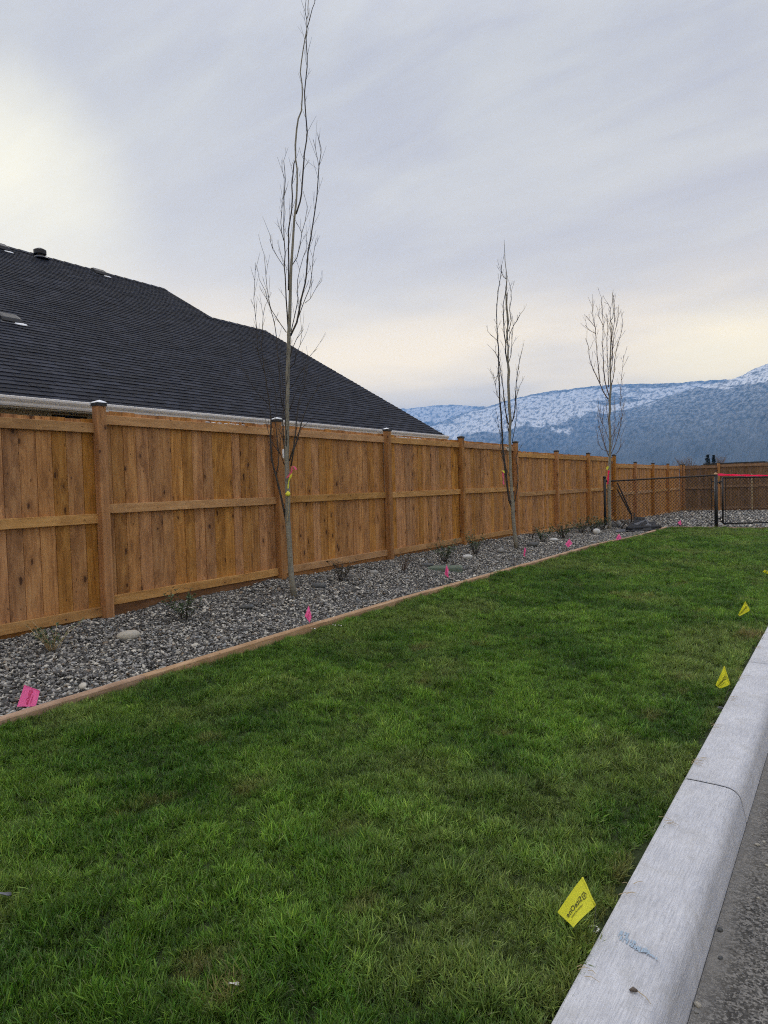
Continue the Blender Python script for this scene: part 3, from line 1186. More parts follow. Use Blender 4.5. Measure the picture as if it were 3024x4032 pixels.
def hit_roof(px):
    n = np.array([PM, 0, 1.0])
    return hit(px, roof_pt(0, 0), n)


Z1 = zoom(0, 900, 1.659)


def roof_vent(px, label, w, h, l):
    c = hit_roof(px)
    ux = np.array([CS, 0, -PM * CS])        # down-slope
    uz = np.array([PM * CS, 0, CS])
    uy = np.array([0, 1.0, 0])
    Pt = lambda a, b, n: c + ux * a + uy * b + uz * n
    m = MB()
    pr = [(-l / 2, 0.01), (-l / 2, h * 0.75), (-l / 2 + 0.05, h), (l / 2 - 0.06, h * 0.92), (l / 2, h * 0.45), (l / 2 - 0.02, h * 0.2), (l / 2 - 0.06, 0.02)]
    n = len(pr)
    vs, fs = [], []
    for b, s in ((-w / 2, 0.9), (-w / 2 + 0.04, 1.0), (w / 2 - 0.04, 1.0), (w / 2, 0.9)):
        vs += [Pt(a * s, b, q * (0.9 if s < 1 else 1)) for a, q in pr]
    for i in range(3):
        for k in range(n - 1):
            fs.append((i * n + k, i * n + k + 1, (i + 1) * n + k + 1, (i + 1) * n + k))
    fs += [tuple(range(n)), tuple(range(4 * n - 1, 3 * n - 1, -1))]
    m.add(vs, fs)
    ob = m.build('roof_vent', m_vent, house)
    ob['label'] = label
    f = MB()
    f.add([Pt(-l * .6, -w * .62, 0.014), Pt(l * .68, -w * .62, 0.02), Pt(l * .68, w * .62, 0.02), Pt(-l * .6, w * .62, 0.014),
           Pt(-l * .6, -w * .62, 0.003), Pt(l * .68, -w * .62, 0.003), Pt(l * .68, w * .62, 0.003), Pt(-l * .6, w * .62, 0.003)],
          [(0, 1, 2, 3), (7, 6, 5, 4), (0, 4, 5, 1), (1, 5, 6, 2), (2, 6, 7, 3), (3, 7, 4, 0)])
    f.build('flashing', m_flash, ob)
    sn = MB()
    v_, f_ = lump(ICO2, (0.10, 0.22, 0.03), 0.25, 5)
    sn.add([Pt(l * .62 + q[0], w * .35 + q[1], 0.025 + q[2]) for q in v_], f_)
    sn.build('snow_patch', m_snow, ob, True)


roof_vent(Z1((55, 600))[0], 'low black box vent nearest the gutter', 0.34, 0.09, 0.30)
roof_vent(Z1((648, 297))[0], 'black box vent near the middle of the ridge', 0.38, 0.11, 0.30)
roof_vent(Z1((2, 135))[0], 'black box vent near the left end of the ridge', 0.32, 0.12, 0.30)
c = hit_roof(Z1((263, 195))[0])
pm_ = MB()
pm_.tube([c + np.array([0, 0, q]) for q in (0.0, 0.10, 0.10, 0.20, 0.24)], [0.09, 0.09, 0.15, 0.15, 0.08], 12)
ob = pm_.build('vent_pipe', m_vent, house)
MB().tube([c + np.array([0.02, 0.0, -0.01]), c + np.array([0.02, 0, 0.03])], [0.2, 0.15], 12).build('flashing', m_flash, ob)

# ------------------------------------------------------------------ edging timbers
edg = thing('timber_edging', 'tan timber edging between gravel bed and lawn', 'garden edging', (-4.045, 0, 0))
yy = -2.0
re_ = random.Random(5)
cuts = [-2.0, 0.55, 2.95, 4.93, 7.35, 9.75, 12.2, 14.6, 17.0, 19.15]
for a, b in zip(cuts, cuts[1:]):
    m = MB()
    nseg = 6
    ysx = np.linspace(0.002, b - a - 0.002, nseg)
    P = []
    for y in ysx:
        zt = float(zg(-4.045, a + y)) + 0.022
        dx = 0.012 * math.sin((a + y) * 0.9) + (0.02 if a + y > 16 else 0)
        P.append([(x + dx, y, z + zt) for x, z in ((-0.034, -0.12), (-0.036, -0.005), (-0.031, 0.0), (0.030, 0.0), (0.035, -0.006), (0.035, -0.12))])
    m.grid([list(reversed(q)) for q in P])
    n = 6
    m.f.append(tuple(range(n - 1, -1, -1)))
    m.f.append(tuple(range((nseg - 1) * n, nseg * n)))
    m.build('timber', m_edge, edg, False, (re_.uniform(-.004, .004), a, re_.uniform(-.004, .004)))
e2 = thing('timber_edging', 'thin pale board edging under the chain link fence and gate', 'garden edging', (0, 0, 0))
pA = np.array([-4.0, float(y_back(-4.0)) - 0.06])
for k in range(4):
    a = pA + CL_D * (2.2 * k + 0.005)
    b = pA + CL_D * (2.2 * k + 2.195)
    nrm = np.array([-CL_D[1], CL_D[0]]) * 0.02
    m = MB()
    za, zb_ = float(zg(*a)) + 0.012, float(zg(*b)) + 0.012
    vs = []
    for (q, z) in ((a, za), (b, zb_)):
        for s, dz in ((-1, -0.12), (-1, 0), (1, 0), (1, -0.12)):
            vs.append((q[0] + s * nrm[0], q[1] + s * nrm[1], z + dz))
    m.add(vs, [(0, 1, 5, 4), (1, 2, 6, 5), (2, 3, 7, 6), (3, 0, 4, 7), (0, 3, 2, 1), (4, 5, 6, 7)])
    m.build('board', m_edge, e2)

# ------------------------------------------------------------------ instanced stuff


def instanced(name, label, pts, rot, scl, tint, idx, meshes):
    n = len(pts)
    me = bpy.data.meshes.new(name)
    me.vertices.add(n)
    me.vertices.foreach_set('co', np.asarray(pts, np.float32).ravel())
    for nm, ty, arr, key in (('rot', 'FLOAT_VECTOR', rot, 'vector'), ('scl', 'FLOAT_VECTOR', scl, 'vector')):
        at = me.attributes.new(nm, ty, 'POINT')
        at.data.foreach_set(key, np.asarray(arr, np.float32).ravel())
    at = me.attributes.new('idx', 'INT', 'POINT')
    at.data.foreach_set('value', np.asarray(idx, np.int32))
    at = me.attributes.new('tint', 'FLOAT_COLOR', 'POINT')
    t4 = np.ones((n, 4), np.float32)
    t4[:, :3] = tint
    at.data.foreach_set('color', t4.ravel())
    o = link(name, me)
    tag(o, label, kind='stuff')
    pool = bpy.data.collections.new(name + '_pool')
    for i, q in enumerate(meshes):
        pool.objects.link(bpy.data.objects.new('%s_piece_%02d' % (name, i), q))
    ng = bpy.data.node_groups.new(name + '_scatter', 'GeometryNodeTree')
    ng.interface.new_socket('Geometry', in_out='INPUT', socket_type='NodeSocketGeometry')
    ng.interface.new_socket('Geometry', in_out='OUTPUT', socket_type='NodeSocketGeometry')
    N, L = ng.nodes, ng.links
    gi, go = N.new('NodeGroupInput'), N.new('NodeGroupOutput')
    ci = N.new('GeometryNodeCollectionInfo')
    ci.inputs['Collection'].default_value = pool
    ci.inputs['Separate Children'].default_value = True
    ci.inputs['Reset Children'].default_value = True
    ip = N.new('GeometryNodeInstanceOnPoints')
    ip.inputs['Pick Instance'].default_value = True
    L.new(gi.outputs[0], ip.inputs['Points'])
    L.new(ci.outputs[0], ip.inputs['Instance'])
    for nm, ty, sock in (('idx', 'INT', 'Instance Index'), ('rot', 'FLOAT_VECTOR', 'Rotation'), ('scl', 'FLOAT_VECTOR', 'Scale')):
        na = N.new('GeometryNodeInputNamedAttribute')
        na.data_type = ty
        na.inputs['Name'].default_value = nm
        L.new(na.outputs[0], ip.inputs[sock])
    L.new(ip.outputs[0], go.inputs[0])
    md = o.modifiers.new('scatter', 'NODES')
    md.node_group = ng
    return o


# ---- gravel
stones = []
for i in range(14):
    r_ = np.random.default_rng(100 + i)
    el = r_.uniform(1.0, 1.7)
    v_, f_ = lump(ICO1 if i % 2 else ICO2, (el, 1.0, r_.uniform(0.42, 0.75)), 0.24, 200 + i)
    m = MB()
    m.add(v_ * 0.5 * 2, f_)
    stones.append(m.mesh('gravel_stone', m_stone, True))


def stone_tint(n, rng, light=1.0):
    g = rng.random(n)
    base = 0.018 + 0.46 * rng.random(n) ** 2.7
    c = np.stack([base * 1.03, base * 1.0, base * 0.95], 1)
    warm = g > 0.80
    c[warm] = np.array([0.80, 0.76, 0.66]) * (0.5 + 0.6 * rng.random(warm.sum()))[:, None]
    tan = (g > 0.76) & (g <= 0.80)
    c[tan] = np.array([0.26, 0.19, 0.12]) * (0.6 + 0.7 * rng.random(tan.sum()))[:, None]
    blu = (g > 0.66) & (g <= 0.77)
    c[blu] *= np.array([0.88, 0.97, 1.04])
    return c * light


def gravel(name, label, n_of, region, zf, size, light, seed):
    rng = np.random.default_rng(seed)
    X, Y = region(rng, n_of)
    n = len(X)
    s = size * rng.lognormal(0, 0.36, n)
    Zp = zf(X, Y) + rng.uniform(-0.012, 0.016, n)
    rot = np.stack([rng.normal(0, 0.42, n), rng.normal(0, 0.42, n), rng.uniform(0, 6.283, n)], 1)
    return instanced(name, label, np.stack([X, Y, Zp], 1), rot, np.stack([s, s, s], 1), stone_tint(n, rng, light), rng.integers(0, len(stones), n), stones)


def reg_bed(rng, n):
    y = 1.2 + (19.0 - 1.2) * rng.random(n * 2) ** 1.35
    x = rng.uniform(-5.86, -4.08, n * 2)
    k = y < y_back(x) + 0.05
    return x[k][:n], y[k][:n]


def reg_yard(rng, n):
    x = rng.uniform(-5.9, 1.5, n * 2)
    y = rng.uniform(18.8, 34, n * 2)
    k = (y > y_back(x) + 0.03) & (y < 30.5 + (x + 5.7) * 0.48)
    k &= ~((x < -4.05) & (y < 19.0))
    return x[k][:n], y[k][:n]


gravel('gravel', 'grey river gravel filling the planting bed', 200000, reg_bed, gravel_z, 0.0150, 0.74, 21)
gravel('gravel', 'pale grey gravel covering the yard behind the chain link fence', 42000, reg_yard, yard_z, 0.036, 0.85, 22)

# ---- lawn grass
tufts = []
for i in range(10):
    r_ = random.Random(300 + i)
    m = MB()
    for b in range(20):
        ang_ = r_.uniform(0, 6.283)
        rad = r_.uniform(0, 0.024)
        bx, by = rad * math.cos(r_.uniform(0, 6.283)), rad * math.sin(r_.uniform(0, 6.283))
        Lb = r_.uniform(0.028, 0.058)
        out_ = r_.uniform(0.15, 0.85) * Lb
        wv = r_.uniform(0.0010, 0.0021)
        dx, dy = math.cos(ang_), math.sin(ang_)
        sx, sy = -dy, dx
        tw = r_.uniform(-0.7, 0.7)
        vs = []
        for t_ in (0.0, 0.4, 0.75):
            o_ = out_ * t_ ** 1.8
            z_ = Lb * t_ * (1 - 0.22 * t_ * (out_ / Lb))
            ww = wv * (1 - 0.35 * t_)
            ca, sa = math.cos(tw * t_), math.sin(tw * t_)
            qx, qy = sx * ca - sy * sa, sx * sa + sy * ca
            vs += [(bx + dx * o_ - qx * ww, by + dy * o_ - qy * ww, z_), (bx + dx * o_ + qx * ww, by + dy * o_ + qy * ww, z_)]
        vs.append((bx + dx * out_, by + dy * out_, Lb * (1 - 0.24 * (out_ / Lb))))
        m.add(vs, [(0, 1, 3, 2), (2, 3, 5, 4), (4, 5, 6)])
    tufts.append(m.mesh('grass_tuft', m_grass, True))


def grass():
    rng = np.random.default_rng(31)
    vp = [VN(40 + i) for i in range(8)]
    PX, PY, SC = [], [], []
    for (y0, y1, dens, sc) in ((-0.5, 3.0, 3800, 1.0), (3.0, 6.0, 3000, 1.05), (6.0, 11.0, 1400, 1.2), (11.0, 21.6, 800, 1.4)):
        n = int(3.36 * (y1 - y0) * dens)
        PX.append(rng.uniform(-4.005, -0.655, n))
        PY.append(rng.uniform(y0, y1, n))
        SC.append(np.full(n, sc))
    X, Y, S = map(np.concatenate, (PX, PY, SC))
    k = Y < y_back(X) - 0.09
    # holes where the sprinkler heads sit and the bare scar by the kerb
    for hx, hy, hr in HOLES:
        k &= (X - hx) ** 2 + (Y - hy) ** 2 > (hr * (0.7 + 0.6 * vp[7](X * 30, Y * 30))) ** 2
    # ragged kerb edge
    k &= X < -0.662 - 0.045 * np.clip(vp[6].fbm(Y * 2.2, Y * 0, 3) - 0.42, 0, 1) * 2
    thin = vp[5].fbm(X * 7, Y * 7, 3)
    k &= rng.random(len(X)) < np.clip((thin - 0.12) * 6.0, 0.55, 1)
    X, Y, S = X[k], Y[k], S[k]
    n = len(X)
    clump = vp[0].fbm(X * 7.5, Y * 7.5, 3)
    big = vp[1].fbm(X * 1.1 + 4, Y * 1.1 + 4, 4)
    hgt = 0.50 + 1.25 * np.clip(clump - 0.22, 0, 0.7) + rng.normal(0, 0.14, n)
    S = S * np.clip(hgt, 0.4, 1.6)
    # combed lean: direction turns slowly over the ground
    th = 6.283 * 2 * vp[2].fbm(X * 2.6, Y * 2.6, 3) + rng.normal(0, 0.6, n)
    tilt = np.clip(0.25 + 0.55 * (vp[3].fbm(X * 4, Y * 4, 2) - 0.3), 0.0, 0.9) + rng.normal(0, 0.12, n)
    edge = np.clip((X + 0.80) / 0.12, 0, 1)
    rx = -tilt * np.sin(th) * (1 - edge)
    ry = tilt * np.cos(th) * (1 - edge) + edge * 0.55
    rot = np.stack([rx, ry, rng.uniform(0, 6.283, n) * 0 + rng.uniform(0, 6.283, n)], 1)
    # tints
    g1 = np.array([0.070, 0.165, 0.016])
    g2 = np.array([0.155, 0.290, 0.034])
    g3 = np.array([0.205, 0.280, 0.066])
    st = np.array([0.27, 0.20, 0.085])
    a = np.clip((vp[4].fbm(X * 2.4, Y * 2.4, 4) - 0.30) / 0.4, 0, 1)[:, None]
    tint = g1 * (1 - a) + g2 * a
    ol = np.clip((big - 0.50) / 0.18, 0, 1)[:, None] * 0.75
    tint = tint * (1 - ol) + g3 * ol
    tint *= 0.98 * (0.45 + 0.9 * rng.random(n) ** 1.2 + 0.5 * np.clip(clump - 0.45, -0.3, 0.4))[:, None]
    dry = np.clip((vp[7].fbm(X * 3.1 + 7, Y * 3.1, 3) - 0.74) / 0.1, 0, 1) * 0.4
    for hx, hy, hr, hw in DRY:
        dry = np.maximum(dry, np.clip(1.1 - np.sqrt((X - hx) ** 2 + ((Y - hy) * 0.7) ** 2) / hr, 0, 1) * hw)
    dry = np.maximum(dry, np.clip((X + 0.74) / 0.10, 0, 1) * 0.45 * vp[6](Y * 5, Y * 0 + 2))
    dry = (dry * (rng.random(n) < 0.85))[:, None]
    tint = tint * (1 - dry) + st * dry
    Zp = lawn_z(X, Y) - 0.004
    instanced('grass', 'thick green lawn grass blades', np.stack([X, Y, Zp], 1), rot, np.stack([S, S, S * (0.85 + 0.3 * rng.random(n))], 1), tint, rng.integers(0, len(tufts), n), tufts)


hd_px = [Z3((610, 1178))[0], Z7((425, 577))[0], Z8((740, 1255))[0]]
HEADS = [on_ground(q) for q in hd_px]
HOLES = [(h[0], h[1], 0.035) for h in HEADS]
DRY = [(q[0], q[1], s, w) for q, s, w in ((on_ground(Z8((1045, 660))[0]), 0.20, 0.9), (on_ground((885, 3900)), 0.06, 0.9), (on_ground((1420, 3560)), 0.07, 0.45), (on_ground((980, 3090)), 0.10, 0.4), (on_ground((1350, 3250)), 0.12, 0.3))]
grass()

# ------------------------------------------------------------------ trees


def smooth_line(pts, step=0.10, jit=0.0, rnd=None):
    pts = [np.array(p) for p in pts]
    out = []
    n = len(pts)
    for i in range(n - 1):
        p0, p1, p2, p3 = pts[max(i - 1, 0)], pts[i], pts[i + 1], pts[min(i + 2, n - 1)]
        k = max(1, int(np.linalg.norm(p2 - p1) / step))
        for j in range(k):
            t = j / k
            q = 0.5 * ((2 * p1) + (-p0 + p2) * t + (2 * p0 - 5 * p1 + 4 * p2 - p3) * t * t + (-p0 + 3 * p1 - 3 * p2 + p3) * t ** 3)
            if jit and (i or j):
                q = q + rnd.normal(0, jit, 3)
            out.append(q)
    out.append(pts[-1])
    return out


def twig(m, p, d, L, r0, rnd, n=4):
    """a small upswept shoot"""
    pts = [p]
    d = d / np.linalg.norm(d)
    for i in range(n):
        d = d + np.array([0, 0, 0.10]) + rnd.normal(0, 0.05, 3)
        d = d / np.linalg.norm(d)
        pts.append(pts[-1] + d * L / n)
    m.tube(pts, list(np.linspace(r0, r0 * 0.45, len(pts))), 4, False)
    return pts


def tree(label, base_px, trunk, branches, bmat, twig_m, seed, twig_len=0.22, twig_gap=0.17, rmin=0.0022, extra_twig=0.5):
    rnd = np.random.default_rng(seed)
    base = on_ground(base_px)
    base[2] -= 0.03
    hd = np.array([base[0], base[1], 0.0])
    hd /= np.linalg.norm(hd)
    side = np.array([hd[1], -hd[0], 0])
    root = thing('aspen_tree', label, 'tree', tuple(base), 0, 'bare columnar trees in the gravel bed')
    depth = float((base - ORG) @ FWD)

    def world(px, off=0.0):
        return hit(px, base + hd * off, hd) - base

    tp, tr = [], []
    for px, w in trunk:
        tp.append(world(px))
        tr.append(max(w / 2 * depth / F_PX, 0.003))
    sl = smooth_line(tp, 0.12, 0.0015, rnd)
    L = np.cumsum([0] + [np.linalg.norm(b - a) for a, b in zip(tp, tp[1:])])
    Ls = np.cumsum([0] + [np.linalg.norm(b - a) for a, b in zip(sl, sl[1:])])
    rr_ = np.interp(Ls / Ls[-1], L / L[-1], tr)
    m = MB()
    m.tube(sl, list(rr_), 10)
    # twigs on the upper trunk
    m.build('trunk', bmat, root, True)
    for (pxs, w0, w1) in branches:
        off1 = rnd.uniform(-0.22, 0.22)
        n = len(pxs)
        pts = [world(q, off1 * (i / max(n - 1, 1)) ** 0.8) for i, q in enumerate(pxs)]
        sl = smooth_line(pts, 0.09, 0.0016, rnd)
        ra = 1.15 * np.linspace(w0, w1, len(sl)) / 2 * depth / F_PX
        ra = np.maximum(ra, rmin)
        m = MB()
        m.tube(sl, list(ra), 6)
        acc, sgn = rnd.uniform(0, twig_gap), 1
        tot = sum(np.linalg.norm(b - a) for a, b in zip(sl, sl[1:]))
        run = 0
        for a, b in zip(sl, sl[1:]):
            s = np.linalg.norm(b - a)
            acc += s
            run += s
            if acc > twig_gap and run > 0.12 * tot:
                acc = rnd.uniform(-0.3, 0.3) * twig_gap
                sgn = -sgn
                dr = (b - a) / max(s, 1e-6)
                od = side * sgn * rnd.uniform(0.25, 0.75) + hd * rnd.uniform(-0.6, 0.6) + dr * rnd.uniform(0.8, 1.7) + np.array([0, 0, 0.3])
                tl = twig_len * rnd.uniform(0.45, 1.3)
                ps = twig(m, b, od, tl, rmin * 1.1, rnd)
                if rnd.random() < extra_twig:
                    twig(m, ps[2], od + side * rnd.uniform(-1.2, 1.2) + np.array([0, 0, .3]), tl * 0.5, rmin * 0.8, rnd, 3)
        m.build('branch', twig_m, root, True)
    # short shoots straight from the trunk
    m = MB()
    for i in range(len(tp)):
        pass
    return root, base, world


def J(*parts):
    out = []
    for q in parts:
        out += q
    return out


T1_trunk = list(zip(Z4((952, 1562), (936, 1450), (918, 1250), (905, 1050), (895, 900), (899, 760), (893, 600), (890, 400), (893, 200)), (26, 23, 21, 21, 21, 20, 19, 18, 17)))
T1_trunk += list(zip(ZC((668, 1000), (680, 500), (690, 100)), (16.5, 15.5, 15)))
T1_trunk += list(zip(ZB((656, 1990), (668, 1600), (682, 1250), (700, 950), (712, 750), (738, 520), (748, 300), (745, 180), (729, 80)), (14, 12.5, 10.5, 9, 8.5, 7, 6.5, 6, 6)))
T1_trunk += list(zip(ZA((832, 1800), (848, 1600), (868, 1480), (905, 1380), (920, 1180), (917, 1040), (893, 900), (905, 780), (926, 620), (955, 470), (973, 360), (974, 240), (990, 190), (985, 90), (996, -40), (1000, -200)), (7, 6.5, 6, 5.5, 4.8, 4.6, 4.6, 4.4, 4.2, 4, 3.6, 3.2, 3, 2.8, 2.4, 1.6)))
T1_br = [
    (ZB((648, 1900), (635, 1700), (622, 1500), (615, 1350), (605, 1240), (617, 1100), (603, 960), (603, 800), (603, 620), (605, 480), (620, 300), (612, 200), (600, 90)), 5, 1.8),
    (ZB((600, 960), (580, 880), (568, 760), (580, 620), (598, 480), (606, 300)), 2.6, 1.3),
    (ZB((652, 1500), (655, 1200), (652, 1050), (656, 930), (650, 860), (665, 760), (685, 620), (693, 480), (690, 350), (700, 240), (712, 120), (728, 80)), 5, 4),
    (J(ZB((735, 670), (780, 540), (800, 360), (812, 200), (825, 0)), ZA((940, 1950), (965, 1750), (980, 1640), (968, 1470), (950, 1300), (945, 1150), (960, 1000), (978, 830), (980, 700), (968, 560), (965, 480), (973, 360))), 5.5, 3),
    (ZA((973, 360), (1000, 270), (1040, 110), (1072, 30), (1072, -60)), 3, 1.8),
    (ZA((974, 250), (955, 150), (955, 80), (968, -30)), 2.4, 1.5),
    (J(ZB((672, 2000), (740, 1850), (790, 1600), (835, 1430), (852, 1250), (868, 1080), (895, 920), (915, 800), (940, 640), (962, 480), (975, 300), (985, 150)), ZA((1130, 2030), (1152, 1900), (1148, 1840), (1122, 1730), (1108, 1675))), 6.5, 1.6),
    (ZA((1128, 2100), (1105, 1980), (1080, 1850), (1052, 1735)), 1.9, 1.2),
    (ZB((690, 1230), (745, 1150), (780, 1000), (797, 880), (830, 760), (858, 590)), 3.2, 1.4),
    (ZB((797, 880), (770, 820), (735, 765)), 1.8, 1.2),
    (ZB((680, 1950), (720, 1780), (755, 1600), (750, 1400), (775, 1280), (810, 1140), (850, 1040)), 3.2, 1.4),
    (ZB((745, 1840), (800, 1680), (832, 1600), (880, 1480), (905, 1330), (920, 1150), (955, 930)), 3.0, 1.3),
    (ZB((832, 1640), (890, 1590), (950, 1480), (1015, 1395)), 2.0, 1.2),
    (ZB((630, 1960), (560, 1860), (470, 1720), (420, 1600), (395, 1500), (335, 1385)), 2.8, 1.3),
    (ZB((600, 1240), (540, 1150), (480, 1050), (460, 980), (455, 905)), 2.0, 1.2),
    (J(ZC((598, 1110), (570, 900), (560, 700), (545, 480), (525, 300), (515, 170), (500, 30)), ZB((500, 1850), (460, 1700), (420, 1500), (408, 1350), (398, 1250), (386, 1105))), 3.6, 1.4),
    (J(Z4((885, 940), (858, 810), (832, 690), (802, 570), (765, 420), (757, 260), (760, 120)), ZC((408, 1050), (385, 900), (345, 650), (320, 500), (310, 380), (290, 230), (310, 95)), ZB((370, 1900), (376, 1780), (400, 1660))), 7.5, 1.4),
    (J(Z4((803, 565), (822, 470), (828, 390), (812, 260), (800, 160)), ZC((508, 1150), (500, 900), (470, 760), (435, 640), (432, 500))), 4.0, 1.4),
    (ZC((555, 1790), (490, 1690), (432, 1600), (380, 1420), (340, 1255)), 2.8, 1.4),
    (ZC((625, 1960), (590, 1850), (560, 1780), (565, 1600), (600, 1420)), 2.8, 1.4),
    (ZC((640, 1890), (608, 1500), (606, 1200), (612, 950), (600, 700), (590, 560)), 4.2, 2),
    (ZC((660, 1830), (655, 1500), (640, 1300), (636, 1000), (650, 800), (690, 600)), 4.0, 1.8),
    (ZC((700, 1900), (762, 1700), (790, 1500), (802, 1330), (832, 1080), (850, 980), (905, 850), (950, 640), (960, 520)), 5.0, 1.4),
    (ZC((722, 1970), (760, 1750), (805, 1600), (862, 1400), (902, 1250), (960, 1100), (1010, 990), (1060, 930), (1100, 820), (1150, 765)), 5.0, 1.4),
    (ZC((795, 1560), (850, 1460), (900, 1410), (975, 1330)), 2.2, 1.3),
    (ZC((700, 560), (770, 480), (800, 350), (850, 230), (880, 60)), 3.0, 1.3),
    (ZC((705, 400), (740, 270), (800, 130), (880, 30), (905, -20)), 3.0, 1.3),
    (ZC((700, 860), (780, 760), (840, 640), (900, 560), (960, 420), (1040, 330), (1105, 265)), 3.0, 1.3),
    (ZC((695, 1180), (760, 1000), (800, 880), (880, 760), (930, 610), (955, 510)), 3.0, 1.3),
    (J(ZC((345, 640), (290, 470), (240, 300)), ZB((305, 1920), (286, 1700), (275, 1590), (286, 1400), (290, 1200))), 2.4, 1.2),
    (ZC((400, 1080), (300, 980), (200, 870), (110, 720), (30, 560), (10, 440)), 2.6, 1.2),
]
t1, b1, w1 = tree('tallest bare columnar tree, nearest of the three, with pink and yellow ribbons', Z4((952, 1556))[0], T1_trunk, T1_br, m_bark, m_branch, 61, 0.21, 0.085, 0.0021)

T2_trunk = list(zip(ZE((435, 1325), (415, 1150), (405, 1030), (400, 900), (390, 800), (380, 600), (375, 400), (372, 200)), (16, 14.5, 15, 15, 12.5, 11, 11, 11)))
T2_trunk += list(zip(ZD((378, 1800), (365, 1600), (358, 1430), (365, 1330), (355, 1250), (358, 1100), (346, 1040), (355, 900), (350, 820), (340, 700), (335, 600), (345, 480), (340, 400), (328, 300), (325, 200), (320, 105)), (11.5, 11, 10, 11, 7.5, 6, 6.5, 6, 6, 5.5, 5, 3.6, 3, 2.6, 2.2, 1.4)))
T2_br = [
    (J(ZE((405, 970), (370, 880), (350, 750), (335, 610), (310, 420), (300, 250), (290, 60)), ZD((280, 1600), (272, 1400), (270, 1250), (265, 1100), (255, 950), (250, 800), (255, 680), (268, 560), (285, 460), (292, 400), (296, 345))), 8, 1.8),
    (ZD((360, 1830), (330, 1680), (310, 1500), (290, 1350), (277, 1250), (240, 1160), (215, 1130)), 4, 1.6),
    (ZD((395, 1800), (420, 1700), (430, 1500), (440, 1380), (465, 1230), (488, 1130)), 4.5, 1.6),
    (ZD((350, 1250), (333, 1150), (335, 1080), (320, 980), (315, 850), (313, 700), (330, 610), (340, 520)), 5, 2),
    (ZD((352, 1040), (345, 960), (360, 880), (355, 800), (345, 700), (350, 600)), 5, 2.5),
    (ZD((365, 1050), (375, 980), (410, 900), (440, 860), (468, 800), (466, 780)), 2.6, 1.5),
    (ZD((360, 960), (385, 860), (372, 760), (388, 660), (385, 590), (370, 510)), 3, 1.5),
    (ZD((340, 470), (318, 455), (300, 420), (290, 370), (300, 345)), 2.4, 1.4),
    (J(ZE((415, 900), (440, 780), (450, 650), (442, 550), (432, 480), (450, 430), (482, 365))), 4, 1.5),
    (ZD((360, 1260), (385, 1180), (390, 1100), (395, 1000), (405, 920), (400, 830)), 2.6, 1.5),
    (ZD((262, 1050), (230, 1020), (195, 990), (165, 955)), 1.8, 1.2),
    (ZD((268, 1330), (240, 1420), (215, 1340)), 1.8, 1.2),
    (ZD((285, 1600), (255, 1560), (240, 1460), (215, 1380)), 2, 1.3),
    (J(ZE((385, 680), (330, 560), (300, 460), (285, 380)), ZE((290, 300), (270, 200), (250, 60))), 2.4, 1.3),
    (ZD((425, 1600), (450, 1520), (468, 1460)), 2, 1.2),
    (ZE((395, 330), (420, 200), (440, 60), (432, -60)), 2.4, 1.3),
    (ZE((380, 300), (350, 180), (335, 60), (325, -80)), 2.6, 1.4),
]
t2, b2, w2 = tree('middle bare columnar tree with twisted dark stems and a short pink ribbon', ZE((435, 1320))[0], T2_trunk, T2_br, m_bark, m_branch, 62, 0.19, 0.085, 0.0032, 0.9)
T3_trunk = list(zip(ZE((1303, 1150), (1300, 900), (1300, 700), (1305, 500), (1310, 300), (1300, 100)), (15, 13, 12, 10, 9, 8.5)))
T3_trunk += list(zip(ZD((1308, 1700), (1305, 1590), (1315, 1500), (1312, 1400), (1310, 1230), (1315, 1080), (1320, 950), (1330, 910), (1313, 860), (1335, 830), (1340, 760), (1332, 680), (1330, 595)), (8.5, 9, 7.5, 6, 5, 4, 3.5, 3, 3, 3, 2.6, 2.2, 1.5)))
